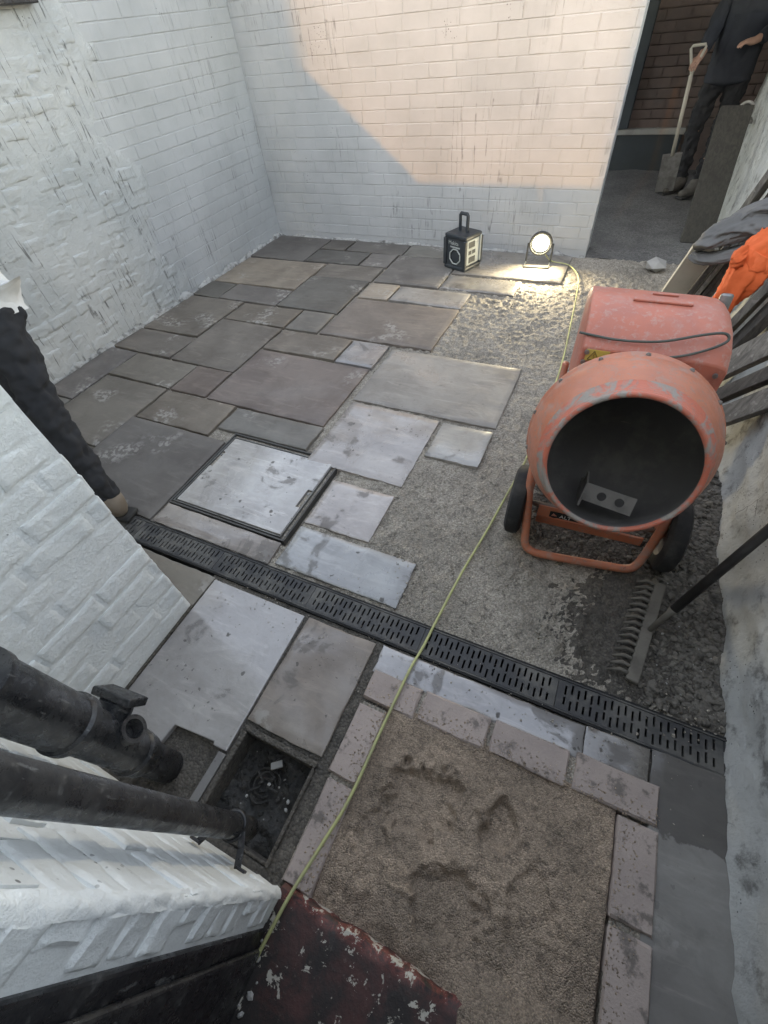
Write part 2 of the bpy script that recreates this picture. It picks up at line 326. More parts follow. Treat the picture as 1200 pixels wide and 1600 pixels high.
# ------------------------------------------------------------------ mesh helpers
def tag(o, label=None, cat=None, group=None, kind=None):
    if label: o['label'] = label
    if cat: o['category'] = cat
    if group: o['group'] = group
    if kind: o['kind'] = kind
    return o
def empty(name, loc, label=None, cat=None, group=None, kind=None):
    o = bpy.data.objects.new(name, None); o.location = loc; o.empty_display_size = .1
    col.objects.link(o); return tag(o, label, cat, group, kind)
def wloc(o):
    v = Vector(o.location)
    while o.parent: o = o.parent; v += Vector(o.location)
    return v
class MB:
    """collects world-space geometry, links it as one mesh object"""
    def __init__(s): s.v = []; s.f = []
    def add(s, vs, fs):
        k = len(s.v); s.v += [tuple(q) for q in vs]; s.f += [tuple(i + k for i in f) for f in fs]; return s
    def box(s, x0, x1, y0, y1, z0, z1):
        return s.add([(x0, y0, z0), (x1, y0, z0), (x1, y1, z0), (x0, y1, z0), (x0, y0, z1), (x1, y0, z1), (x1, y1, z1), (x0, y1, z1)],
                     [(0, 3, 2, 1), (4, 5, 6, 7), (0, 1, 5, 4), (1, 2, 6, 5), (2, 3, 7, 6), (3, 0, 4, 7)])
    def obox(s, c, ax, ay, az, hx, hy, hz):
        c = Vector(c); P = []
        for k in (-1, 1):
            for (i, j) in ((-1, -1), (1, -1), (1, 1), (-1, 1)):
                P.append(c + Vector(ax) * hx * i + Vector(ay) * hy * j + Vector(az) * hz * k)
        return s.add(P, [(0, 3, 2, 1), (4, 5, 6, 7), (0, 1, 5, 4), (1, 2, 6, 5), (2, 3, 7, 6), (3, 0, 4, 7)])
    def bar(s, a, b, w, h, up=(0, 0, 1)):
        a = Vector(a); b = Vector(b); d = (b - a); L = d.length; d.normalize()
        x = d.cross(Vector(up))
        if x.length < 1e-4: x = d.cross(Vector((1, 0, 0)))
        x.normalize(); z = x.cross(d)
        return s.obox((a + b) / 2, x, d, z, w / 2, L / 2, h / 2)
    def tube(s, pts, r, n=10, caps=True):
        pts = [Vector(p) for p in pts]; m = len(pts); rs = r if isinstance(r, (list, tuple)) else [r] * m
        k = len(s.v); ref = None
        for i, p in enumerate(pts):
            d = (pts[min(i + 1, m - 1)] - pts[max(i - 1, 0)]).normalized()
            if ref is None:
                ref = d.orthogonal().normalized()
            ref = (ref - d * ref.dot(d)).normalized(); q = d.cross(ref)
            for j in range(n):
                a = 2 * math.pi * j / n
                s.v.append(tuple(p + (ref * math.cos(a) + q * math.sin(a)) * rs[i]))
        for i in range(m - 1):
            for j in range(n):
                a = k + i * n + j; b = k + i * n + (j + 1) % n
                s.f.append((a, b, b + n, a + n))
        if caps:
            s.f.append(tuple(k + j for j in reversed(range(n)))); s.f.append(tuple(k + (m - 1) * n + j for j in range(n)))
        return s
    def lathe(s, c, axis, prof, n=32, closed=False):
        c = Vector(c); ax = Vector(axis).normalized(); u = ax.orthogonal().normalized(); q = ax.cross(u); k = len(s.v); m = len(prof)
        for (t, r) in prof:
            for j in range(n):
                a = 2 * math.pi * j / n; s.v.append(tuple(c + ax * t + (u * math.cos(a) + q * math.sin(a)) * max(r, 1e-4)))
        for i in range(m - (0 if closed else 1)):
            for j in range(n):
                a = k + i * n + j; b = k + i * n + (j + 1) % n; e = k + ((i + 1) % m) * n
                s.f.append((a, b, e + (j + 1) % n, e + j))
        return s
    def prism(s, poly, a, b, fn):
        k = len(s.v); n = len(poly)
        for t in (a, b):
            for p in poly: s.v.append(tuple(fn(p, t)))
        s.f.append(tuple(k + i for i in reversed(range(n)))); s.f.append(tuple(k + n + i for i in range(n)))
        for i in range(n): s.f.append((k + i, k + (i + 1) % n, k + n + (i + 1) % n, k + n + i))
        return s
    def build(s, name, mat, parent=None, smooth=False, bevel=0.0, fix=True, auto=None):
        me = bpy.data.meshes.new(name)
        org = wloc(parent) if parent else Vector((0, 0, 0))
        me.from_pydata([(x - org.x, y - org.y, z - org.z) for x, y, z in s.v], [], s.f)
        if fix:
            bm = bmesh.new(); bm.from_mesh(me); bmesh.ops.recalc_face_normals(bm, faces=bm.faces); bm.to_mesh(me); bm.free()
        if smooth:
            for p in me.polygons: p.use_smooth = True
        me.materials.append(mat)
        o = bpy.data.objects.new(name, me); col.objects.link(o)
        if parent: o.parent = parent
        if bevel:
            md = o.modifiers.new('bevel', 'BEVEL'); md.width = bevel; md.segments = 2; md.limit_method = 'ANGLE'; md.angle_limit = R(35)
        if auto:
            try: me.set_sharp_from_angle(angle=R(auto))
            except Exception: pass
        return o
def N3(x, y, z=0.0): return noise.noise(Vector((x, y, z)))
def FB(x, y, z=0.0, o=4): return noise.fractal(Vector((x, y, z)), 1.0, 2.0, o)

def grid_obj(name, xs, ys, fn, mat, smooth=True, parent=None):
    v = [fn(x, y) for y in ys for x in xs]; nx = len(xs)
    f = [(j * nx + i, j * nx + i + 1, (j + 1) * nx + i + 1, (j + 1) * nx + i) for j in range(len(ys) - 1) for i in range(nx - 1)]
    m = MB(); m.v = v; m.f = f
    return m.build(name, mat, parent, smooth, fix=False)
def frange(a, b, st):
    n = max(1, int(round((b - a) / st))); return [a + (b - a) * i / n for i in range(n + 1)]

# ------------------------------------------------------------------ ground
m = MB(); m.add([(-60, -60, -.17), (60, -60, -.17), (60, 60, -.17), (-60, 60, -.17)], [(0, 1, 2, 3)])
tag(m.build('ground', M['soil']), kind='structure')

# slabs: x0,x1,y0,y1, colour, gloss
BR = (.194, .174, .151); GY = (.178, .171, .159); DK = (.138, .131, .122); TN = (.29, .258, .215); RD = (.188, .160, .143); PL = (.27, .255, .242); BL = (.20, .202, .212)
SLABS = [
 (-3.43, -2.794, 3.838, 4.418, DK, .1), (-2.777, -2.504, 4.16, 4.419, DK, .1), (-2.485, -1.885, 4.173, 4.415, DK, .12), (-2.782, -2.201, 3.857, 4.142, DK, .12),
 (-2.186, -1.905, 3.869, 4.142, GY, .15), (-3.43, -2.521, 3.245, 3.815, TN, .1), (-2.505, -1.921, 3.564, 3.838, BR, .1), (-2.504, -1.926, 2.945, 3.545, DK, .2),
 (-3.43, -3.142, 2.942, 3.22, DK, .1), (-3.125, -2.522, 2.942, 3.225, GY, .1), (-3.43, -2.840, 2.312, 2.922, BR, .1), (-2.817, -2.229, 2.625, 2.918, BR, .1),
 (-2.214, -1.929, 2.629, 2.921, GY, .15), (-2.817, -2.233, 1.985, 2.606, BR, .12), (-3.43, -2.840, 1.991, 2.295, BR, .1), (-1.905, -1.0, 2.632, 3.24, BR, .15),
 (-1.893, -1.624, 3.262, 3.535, TN, .3), (-1.605, -.999, 3.262, 3.53, PL, .35), (-1.277, -.666, 3.572, 3.840, GY, .35), (-2.211, -1.602, 2.318, 2.602, BR, .15),
 (-1.587, -1.305, 2.304, 2.605, BL, .55), (-2.205, -1.315, 1.664, 2.290, RD, .22), (-2.535, -2.234, 1.676, 1.968, RD, .12), (-3.14, -2.550, 1.678, 1.970, BR, .1),
 (-2.540, -1.948, 1.360, 1.650, BR, .15), (-1.932, -1.300, 1.440, 1.645, GY, .22), (-1.262, -.363, 1.956, 2.574, PL, .30), (-1.249, -.682, 1.371, 1.928, PL, .60),
 (-.656, -.365, 1.622, 1.917, (.32, .305, .285), .42), (-1.033, -.686, .994, 1.290, PL, .62), (-1.031, -.436, .735, .965, BL, .82), (-1.773, -1.068, .722, .842, PL, .45),
 (-.746, -.444, .142, .566, BR, .5),
 (-1.888, -1.295, 3.567, 4.150, GY, .18), (-1.280, -.363, 3.870, 4.420, GY, .45), (-1.87, -1.295, 4.165, 4.42, GY, .15),
 (-3.14, -2.556, 1.040, 1.660, BR, .12), (-3.43, -3.158, 1.355, 1.975, GY, .1), (-3.43, -3.158, .730, 1.340, GY, .1),
 (-2.545, -1.800, .722, 1.345, DK, .18), (-3.14, -2.56, .730, 1.025, GY, .12),
 (-1.90, -1.245, .30, .572, BR, .15),
 (-.414, .316, .470, .574, BL, .9), (.322, .508, .470, .585, DK, .55), (.516, .742, -.55, .592, (.215, .206, .20), .30),
]
patio = empty('patio', (0, 0, 0), kind='structure')
tag(patio, label='mixed size sandstone paving laid across the yard')
def slab(i, x0, x1, y0, y1, c, g, th=.026):
    rs = random.Random(100 + i)
    W = x1 - x0; D = y1 - y0; e = .007
    nx = max(3, int(W / .035)); ny = max(3, int(D / .035))
    us = [0, e] + [e + (W - 2 * e) * k / nx for k in range(1, nx)] + [W - e, W]
    vs = [0, e] + [e + (D - 2 * e) * k / ny for k in range(1, ny)] + [D - e, D]
    tx = rs.uniform(-.004, .004); ty = rs.uniform(-.004, .004); s = i * 7.3; dz = rs.uniform(-.002, .002)
    cx = (x0 + x1) / 2; cy = (y0 + y1) / 2
    rot = rs.uniform(-.004, .004)
    P = []; nxx = len(us); nyy = len(vs)
    def pt(u, v, edge, iu, iv):
        x = x0 + u; y = y0 + v
        jx = N3(y * 10, s, 1.0) * .0035 + N3(y * 55, s, 4.0) * .0035; jy = N3(x * 10, s, 7.0) * .0035 + N3(x * 55, s, 9.0) * .0035
        if iu in (0, nxx - 1): x += jx
        if iv in (0, nyy - 1): y += jy
        z = dz + tx * (x - cx) / W * 2 + ty * (y - cy) / D * 2 + N3(x * 4, y * 4, s) * .0028 + N3(x * 11, y * 11, s + 3) * .0014 + N3(x * 26, y * 26, s + 5) * .0006
        if edge: z -= .0035 + abs(N3(x * 30, y * 30, s)) * .0035
        dx = x - cx; dy = y - cy
        return (cx + dx - dy * rot, cy + dy + dx * rot, z)
    for b, v in enumerate(vs):
        for a, u in enumerate(us):
            P.append(pt(u, v, a in (0, nxx - 1) or b in (0, nyy - 1), a, b))
    F = [(b * nxx + a, b * nxx + a + 1, (b + 1) * nxx + a + 1, (b + 1) * nxx + a) for b in range(nyy - 1) for a in range(nxx - 1)]
    ring = [a for a in range(nxx)] + [b * nxx + nxx - 1 for b in range(1, nyy)] + [(nyy - 1) * nxx + a for a in range(nxx - 2, -1, -1)] + [b * nxx for b in range(nyy - 2, 0, -1)]
    k = len(P)
    for q in ring: P.append((P[q][0], P[q][1], -th))
    n = len(ring)
    for q in range(n): F.append((ring[(q + 1) % n], ring[q], k + q, k + (q + 1) % n))
    mb = MB(); mb.v = P; mb.f = F
    o = mb.build('paving_slab', M['slab'], patio, True, fix=False, auto=40)
    j = rs.uniform(.9, 1.1)
    j *= .84 + 1.0 * g
    o.color = (c[0] * j * rs.uniform(.97, 1.03), c[1] * j, c[2] * j * rs.uniform(.97, 1.03), g)
    return o
for i, a in enumerate(SLABS):
    o = slab(i, *a)
    if a[0] == .516: o.data.materials[0] = M['slab_halfwet']; tag(o, label='long grey slab, wet and dark at its far end')
# large notched slab beside the soil pipe
NP = [(-1.235, .562), (-.765, .562), (-.752, .026), (-.808, .024), (-.812, .034), (-.978, .020), (-.985, -.045), (-1.235, -.045)]
mb = MB(); mb.prism(NP, -.026, 0.0, lambda p, t: (p[0], p[1], t)); o = mb.build('paving_slab', M['slab'], patio, bevel=.004); o.color = (.36, .352, .352, .8)

def under_slab(x, y, g=.004):
    for (a, b, c_, d, _, _) in SLABS:
        if a + g < x < b - g and c_ + g < y < d - g: return True
    return False
def bed_z(x, y):
    z = -.016 + FB(x * 3, y * 3, 1, 2) * .005
    if x < -1.3 and y < 3.9 or y > 3.9 and x < -.4: return z - .006 if not under_slab(x, y) else -.022
    if under_slab(x, y): return -.020
    if -1.80 < x < -1.04 and .84 < y < 1.445: return -.040
    rough = .7 + .5 * max(0, min(1, (abs(x + .25) - .1) * 3)) + .1 * max(0, min(1, (y - 2.2)))
    fine = FB(x * 22, y * 22, 3, 4) * .0060 + FB(x * 60, y * 60, 8, 3) * .0040
    z += fine * rough * 1.6 + FB(x * 7, y * 7, 5, 3) * .0045
    # loose heaps raked up by the drain and by the mixer wheels
    for (cx, cy, sx, sy, h) in ((.20, .93, .10, .14, .040), (.02, 1.05, .09, .05, .022), (.33, 1.02, .05, .12, -.012), (-.05, 1.12, .07, .10, .014), (.45, .82, .10, .06, .012), (-.45, 3.3, .25, .35, .010), (-.15, 3.9, .15, .3, .010)):
        g = math.exp(-((x - cx) / sx) ** 2 - ((y - cy) / sy) ** 2)
        if g > .02: z += h * g * (.75 + .9 * FB(x * 26, y * 26, 11, 3))
    if x > .5: z += -.012 * min(1, (x - .5) * 8)
    if y < .76: z = min(z, -.008 + .006 * FB(x * 30, y * 30, 2, 2) + (.012 if x > .05 else 0) * max(0, N3(x * 6, 3)))
    return z
xs = frange(-3.47, -1.32, .05) + frange(-1.31, .76, .0095)
ys = frange(.7165, 4.46, .0105)
tag(grid_obj('mortar_bed', xs, ys, lambda x, y: (x, y, bed_z(x, y)), M['mortar']), 'damp grey mortar bed spread beside the paving', kind='structure')
def near_z(x, y):
    if -.735 < x < -.452 and -.165 < y < .118: return -.125 + FB(x * 20, y * 20, 2, 3) * .010
    z = -.014 + FB(x * 18, y * 18, 6, 4) * .006
    if x > -.318 and y < .40: return -.10
    if -.99 < x < -.79 and y < .03: z -= .016
    return z
tag(grid_obj('soil_bed', frange(-1.26, .76, .0125), frange(-.20, .5835, .0125), lambda x, y: (x, y, near_z(x, y)), M['soil']), 'dark soil around the gully', kind='structure')
# sand inside the sett border, trodden
DENTS = ((-.10, .165, .135, .10, .020, .35), (.135, .205, .055, .065, .020, 0), (.04, -.03, .13, .085, .015, .5), (.26, .04, .06, .12, .008, 0), (-.2, .0, .045, .09, .008, .1))
def sand_z(x, y):
    z = -.006 + FB(x * 4, y * 4, 2, 3) * .008 + FB(x * 13, y * 13, 4, 3) * .0050 + FB(x * 35, y * 35, 5, 3) * .0045 + FB(x * 110, y * 110, 9, 2) * .0024
    for (cx, cy, sx, sy, h, a) in DENTS:
        dx = x - cx; dy = y - cy; c_ = math.cos(a); s_ = math.sin(a)
        u = (dx * c_ + dy * s_) / sx; v_ = (-dx * s_ + dy * c_) / sy; q = u * u + v_ * v_ + .7 * N3(x * 18, y * 18, cx * 9) + .4 * N3(x * 50, y * 50, cx * 5)
        h *= 1.35
        if q < 1: z -= h * min(1, (1 - q) * 2.2)
        elif q < 2.2 and dy > -sy * .3: z += h * .5 * max(0, 1 - abs(q - 1.3) / .8) * (.5 + N3(x * 40, y * 40, 3))
    if x > .436 or x < -.305: z = min(z, -.012)
    ed = min(x + .312, .447 - x, .385 - y)
    z += .008 * max(0, 1 - ed / .05) if -.303 < x < .434 else -.02
    if y < -.10:
        k = min(1, (-.10 - y) / .09)
        z += k * (.030 + .055 * max(-1, min(1, (x - .12 + .10 * N3(x * 7, y * 7, 4) + (y + .18) * .45) * 6)))
    if y < -.18 and x < -.0: z -= .03
    return z
tag(grid_obj('sand_bed', frange(-.325, .50, .0052), frange(-.45, .392, .0052), lambda x, y: (x, y, sand_z(x, y)), M['sand']), 'trodden brown sand inside the sett border', kind='structure')

# setts round the sand
border = empty('sett_border', (0, 0, 0), kind='structure'); tag(border, label='row of reddish setts edging the sand')
def sett(x0, x1, y0, y1, i, zt=.012):
    rs = random.Random(i * 31 + 5); W = x1 - x0; D = y1 - y0; e = .005
    us = [0, e, W * .33, W * .66, W - e, W]; vs = [0, e, D * .5, D - e, D]; P = []; nx = 6; ny = 5
    for b, v in enumerate(vs):
        for a, u in enumerate(us):
            ed = a in (0, 5) or b in (0, 4)
            P.append((x0 + u + rs.uniform(-.0022, .0022), y0 + v + rs.uniform(-.0022, .0022), zt - (.005 + rs.uniform(0, .003) if ed else rs.uniform(0, .0012))))
    F = [(b * nx + a, b * nx + a + 1, (b + 1) * nx + a + 1, (b + 1) * nx + a) for b in range(ny - 1) for a in range(nx - 1)]
    ring = list(range(6)) + [11, 17, 23, 29] + [28, 27, 26, 25, 24] + [18, 12, 6]
    k = len(P)
    for q in ring: P.append((P[q][0], P[q][1], -.035))
    n = len(ring)
    for q in range(n): F.append((ring[(q + 1) % n], ring[q], k + q, k + (q + 1) % n))
    mb = MB(); mb.v = P; mb.f = F; mb.build('sett', M['sett'], border, True, fix=False, auto=35)
for i, a in enumerate([(-.402, -.214, .370, .474), (-.200, .032, .373, .477), (.048, .284, .376, .480), (.305, .538, .380, .488),
                       (-.402, -.300, .118, .348), (-.392, -.296, -.172, .102), (.436, .541, .130, .366), (.441, .544, -.125, .112), (.444, .547, -.38, -.143)]): sett(*a, i)
mb = MB(); mb.box(-.395, .535, .378, .470, -.03, -.002); mb.box(-.394, -.304, -.17, .36, -.03, -.004); mb.box(.442, .538, -.38, .37, -.03, -.003)
mb.build('mortar_joint', M['mortar'], border)

# ------------------------------------------------------------------ channel drain
chan = empty('channel_drain', (-.6, .65, -.1), 'long black slotted channel drain crossing the paving', 'drain')
mb = MB(); Y0, Y1 = .585, .715
mb.box(-2.3, .742, Y0, Y0 + .006, -.11, -.003); mb.box(-2.3, .742, Y1 - .006, Y1, -.11, -.003); mb.box(-2.3, .742, Y0 + .006, Y1 - .006, -.115, -.10)
mb.build('channel_body', M['chan'], chan)
for (ya, yb) in ((Y0 + .007, Y0 + .013), (Y1 - .013, Y1 - .007)):
    mb = MB(); mb.box(-2.3, .741, ya, yb, -.03, -.001); mb.build('edge_rail', M['grate'], chan, bevel=.0015)
def grate(xa, xb, i):
    mb = MB(); z1 = -.004; z0 = -.016; ya = Y0 + .0145; yb = Y1 - .0145; pit = .0212; sw = .0072
    n = int((xb - xa - .012) / pit); off = (xb - xa - n * pit) / 2; c0 = (ya + yb) / 2
    def q(x0, x1, y0, y1): mb.add([(x0, y0, z1), (x1, y0, z1), (x1, y1, z1), (x0, y1, z1)], [(0, 1, 2, 3)])
    def wall(x0, y0, x1, y1): mb.add([(x0, y0, z1), (x1, y1, z1), (x1, y1, z0), (x0, y0, z0)], [(0, 1, 2, 3)])
    q(xa, xa + off, ya, yb); q(xb - off, xb, ya, yb)
    for k in range(n):
        x0 = xa + off + k * pit; s0 = x0 + (pit - sw) / 2; s1 = s0 + sw
        q(x0, s0, ya, yb); q(s1, x0 + pit, ya, yb)
        lo = (c0 - .045, c0 - .012) if k % 2 else (c0 - .036, c0 - .004)
        hi = (c0 + .004, c0 + .036) if k % 2 == 0 else (c0 + .012, c0 + .045)
        if k % 3 == 0: lo = (lo[0] + .006, lo[1])
        q(s0, s1, ya, lo[0]); q(s0, s1, lo[1], hi[0]); q(s0, s1, hi[1], yb)
        for (a, b) in (lo, hi):
            wall(s0, a, s0, b); wall(s1, b, s1, a); wall(s1, a, s0, a); wall(s0, b, s1, b)
    wall(xa, ya, xa, yb); wall(xb, yb, xb, ya); wall(xb, ya, xa, ya); wall(xa, yb, xb, yb)
    mb.build('grate_section', M['grate'], chan, fix=False)
xx = -2.29
while xx < .72:
    grate(xx, min(xx + .4985, .740), 0); xx += .5005

# ------------------------------------------------------------------ recessed manhole cover
mc = empty('manhole_cover', (-1.42, 1.14, 0), 'recessed manhole cover with a pale stone inset set in the paving', 'manhole cover')
fx0, fx1, fy0, fy1 = -1.785, -1.062, .852, 1.432
def ringbox(x0, x1, y0, y1, t, z0, z1, name, mat):
    mb = MB(); mb.box(x0, x1, y0, y0 + t, z0, z1); mb.box(x0, x1, y1 - t, y1, z0, z1); mb.box(x0, x0 + t, y0 + t, y1 - t, z0, z1 - .0004); mb.box(x1 - t, x1, y0 + t, y1 - t, z0, z1 - .0004)
    return mb.build(name, mat, mc, bevel=.0012)
ringbox(fx0, fx1, fy0, fy1, .009, -.05, -.003, 'outer_frame', M['frame_steel'])
mb = MB(); mb.box(fx0 + .009, fx1 - .009, fy0 + .009, fy1 - .009, -.045, -.018); mb.build('mortar_fill', M['mortar'], mc)
ringbox(fx0 + .018, fx1 - .03, fy0 + .016, fy1 - .032, .005, -.04, -.002, 'tray_rim', M['galv'])
INS = [(-1.752, .880), (-1.098, .880), (-1.098, 1.06), (-1.124, 1.06), (-1.124, 1.18), (-1.098, 1.18), (-1.098, 1.388), (-1.752, 1.388), (-1.752, 1.27), (-1.735, 1.27), (-1.735, 1.15), (-1.752, 1.15)]
mb = MB(); mb.prism(INS, -.03, .0005, lambda p, t: (p[0], p[1], t)); o = mb.build('stone_inset', M['slab'], mc, bevel=.003); o.color = (.46, .455, .45, .9)
for (x, y) in ((-1.108, 1.12), (-1.746, 1.21)):
    mb = MB(); mb.box(x - .009, x + .009, y - .055, y + .055, -.03, -.006); o = mb.build('lifting_slot', M['mortar'], mc, bevel=.002)
    mb = MB(); mb.lathe((x, y + .035, -.006), (0, 0, 1), [(0, .007), (.004, .007), (.004, 0)], 12); mb.build('keyhole_bolt', M['galv'], o)

# ------------------------------------------------------------------ gully
gu = empty('drain_gully', (-.59, -.02, -.1), 'square open gully full of wet black silt under the downpipe', 'drain')
mb = MB(); gx0, gx1, gy0, gy1 = -.742, -.446, -.172, .126
mb.box(gx0, gx1, gy1 - .02, gy1, -.14, .002); mb.box(gx0, gx0 + .022, gy0, gy1 - .02, -.14, .003); mb.box(gx1 - .012, gx1, gy0, gy1 - .02, -.14, 0); mb.box(gx0 + .022, gx1 - .012, gy0, gy0 + .01, -.14, -.02)
mb.build('gully_surround', M['soil'], gu, bevel=.006)
mb = MB(); mb.box(gx0 - .034, gx0 - .004, gy0 + .02, .018, -.02, .001); o = mb.build('stone_strip', M['slab'], gu, bevel=.002); o.color = (.22, .22, .22, .4)
t = NT('wet_black_silt'); v = t.pos(rnd=False)
t.out(t.mix(t.ramp(t.noise(v, 22, 5, .7), .4, .7), (.018, .017, .015), (.05, .045, .038)), t.ramp(t.noise(v, 9, 4), .4, .6, .12, .6), t.bump(t.noise(v, 55, 6, .7), .8, .01)); M['silt'] = t.m
o = grid_obj('silt', frange(gx0 + .02, gx1 - .01, .008), frange(gy0 + .008, gy1 - .018, .008), lambda x, y: (x, y, -.088 + FB(x * 16, y * 16, 4, 4) * .014 - .02 * math.exp(-((x + .605) ** 2 + (y - .0) ** 2) / .004)), M['silt'], True, None)
o.parent = gu; o.location = -wloc(gu)
mb = MB()
for r_ in (.02, .036, .052):
    mb.tube([(-.605 + r_ * (1 + .22 * N3(a, r_ * 60)) * math.cos(a), .0 + r_ * (1 + .22 * N3(a + 9, r_ * 60)) * math.sin(a), -.090 + .010 * N3(a * 1.5, r_ * 90, 3)) for a in [.4 + 5.2 * k / 20 for k in range(21)]], .0042, 6)
for k in (0, 2, 3):
    a = k * math.pi / 3 + .25 * k; mb.bar((-.605 + .014 * math.cos(a), .014 * math.sin(a), -.086), (-.605 + .054 * math.cos(a), .054 * math.sin(a), -.086), .006, .006)
mb.build('round_grid', M['silt'], gu)
mb = MB(); mb.obox((-.592, .066, -.068), Vector((.8, .6, .1)).normalized(), Vector((-.6, .8, 0)), (0, 0, 1), .021, .011, .005)
tag(mb.build('stone_chip', M['concrete'], None, bevel=.002), 'small pale stone chip lying in the wet gully', 'stone')

# ------------------------------------------------------------------ brick walls
BH, BL_, JT = .086, .222, .009
_bm = {}
def brick_mesh(L, rough, var, mat, prot):
    key = (round(L, 2), rough, var, mat.name)
    if key in _bm: return _bm[key]
    L = round(L, 2); jt = (.006, .010, .013)[rough]; W = L - jt; H = BH - jt; s = var * 5.7 + (50 if rough else 0)
    rs = random.Random(int(var * 17 + L * 1000))
    nx, nz = (10, 5) if rough else (4, 2)
    if rough == 2: nx, nz = 14, 6
    e = (.0022, .010, .007)[rough]
    us = [0, e] + [e + (W - 2 * e) * k / nx for k in range(1, nx)] + [W - e, W]
    vs = [0, e] + [e + (H - 2 * e) * k / nz for k in range(1, nz)] + [H - e, H]
    P = []; nu = len(us); nv = len(vs); amp = {0: .0005, 1: .0065, 2: .0028}[rough]
    tl = rs.uniform(-.0012, .0012) * (4 if rough else 1)
    for b, v in enumerate(vs):
        for a, u in enumerate(us):
            x = u - W / 2; z = v - H / 2; y = prot + tl * x / W * 2
            y += N3(x * 16, z * 22, s) * amp + N3(x * 45, z * 45, s + 2) * amp * .5
            if a in (0, nu - 1) or b in (0, nv - 1): y -= prot * (.75, .72, .8)[rough]
            if rough:
                x += N3(z * 30, s, 2) * .004; z += N3(x * 14, s, 5) * .005
            P.append((x, y, z))
    F = [(b * nu + a + 1, b * nu + a, (b + 1) * nu + a, (b + 1) * nu + a + 1) for b in range(nv - 1) for a in range(nu - 1)]
    ring = list(range(nu)) + [b * nu + nu - 1 for b in range(1, nv)] + [(nv - 1) * nu + a for a in range(nu - 2, -1, -1)] + [b * nu for b in range(nv - 2, 0, -1)]
    k = len(P)
    for q in ring: P.append((P[q][0], -.03, P[q][2]))
    n = len(ring)
    for q in range(n): F.append((ring[q], ring[(q + 1) % n], k + (q + 1) % n, k + q))
    me = bpy.data.meshes.new('brick'); me.from_pydata(P, [], F)
    for p in me.polygons: p.use_smooth = True
    try: me.set_sharp_from_angle(angle=R((22, 60, 40)[rough]))
    except Exception: pass
    me.materials.append(mat); _bm[key] = me; return me
def lay(wall, org, u, rz, length, z0, z1, style, seed, bricks_in_view=True, skip=None, hdr=.10):
    """u: wall direction in plan (face is to the left of local x mirrored by rz)"""
    rs = random.Random(seed); rest = MB(); rest_mat = None
    nrm = Vector((-math.sin(rz), math.cos(rz), 0))
    n_c = int((z1 - z0) / BH + .5); count = 0
    for k in range(n_c):
        zc = z0 + (k + .5) * BH; s = -BL_ * (.5 if k % 2 else 0) + (0 if k % 4 < 2 else .055) - .02
        while s < length:
            L = BL_ if rs.random() > hdr else BL_ / 2
            L += rs.choice((-.01, 0, 0, .01)) if L > .2 else 0
            a = max(0, s); b = min(length, s + L); s += L
            if b - a < .035: continue
            L2 = round(b - a, 2)
            c = Vector((org[0], org[1], 0)) + Vector((u[0], u[1], 0)) * ((a + b) / 2) + Vector((0, 0, zc))
            if skip and skip(c): continue
            st, mat, pr = style(c)
            if bricks_in_view and count < 300 and in_frame(c, 25):
                me = brick_mesh(L2, st, rs.randint(0, 7), mat, pr)
                o = bpy.data.objects.new('brick', me); col.objects.link(o); o.parent = wall
                j = .0015 if st == 0 else .004
                o.location = c - wloc(wall) + nrm * rs.uniform(-j, j)
                o.rotation_euler = (rs.uniform(-.006, .006), rs.uniform(-.006, .006) * (2 if st else 1), rz + rs.uniform(-.006, .006))
                count += 1
            else:
                rest_mat = mat; t_ = Vector((u[0], u[1], 0)).normalized()
                rest.obox(c + nrm * (pr - .0185), t_, nrm, (0, 0, 1), (L2 - JT) / 2, .0185, (BH - JT) / 2)
    if rest.v:
        tag(rest.build('brickwork', rest_mat, wall, fix=False), kind='stuff')
    return count
def wall_core(name, boxes, mat, label, cat, wob=None):
    mb = MB()
    for b in boxes: mb.box(*b)
    o = mb.build(name, mat); return tag(o, label, cat)

# left boundary wall, face x = -3.45
LX = -3.45
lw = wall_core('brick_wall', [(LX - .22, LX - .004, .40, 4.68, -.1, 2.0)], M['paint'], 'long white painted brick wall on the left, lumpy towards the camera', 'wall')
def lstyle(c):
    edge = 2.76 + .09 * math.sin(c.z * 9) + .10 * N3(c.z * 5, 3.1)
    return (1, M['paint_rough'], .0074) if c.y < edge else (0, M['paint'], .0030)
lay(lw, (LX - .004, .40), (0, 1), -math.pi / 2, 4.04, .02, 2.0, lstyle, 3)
mb = MB(); mb.box(LX - .25, LX + .03, .40, 4.46, 2.0, 2.07); mb.build('coping', M['concrete'], lw, bevel=.01)
# lumpy coat over the old part of the wall
def coat(y, z):
    e_ = 2.76 + .09 * math.sin(z * 9) + .10 * N3(z * 5, 3.1)
    return (LX - .016 * max(0, min(1, (y - e_ - .04) / .16)) + .0030 + .0052 * FB(y * 5, z * 5, 3, 3) + .004 * FB(y * 18, z * 18, 5, 3), y, z)
ys_ = frange(.6, 3.12, .02); zs_ = frange(0.0, 1.98, .022)
mb = MB(); nx = len(ys_)
mb.v = [coat(y, z) for z in zs_ for y in ys_]
mb.f = [(j * nx + i, j * nx + i + 1, (j + 1) * nx + i + 1, (j + 1) * nx + i) for j in range(len(zs_) - 1) for i in range(nx - 1)]
mb.build('paint_coat', M['paint_rough'], lw, True, fix=False)
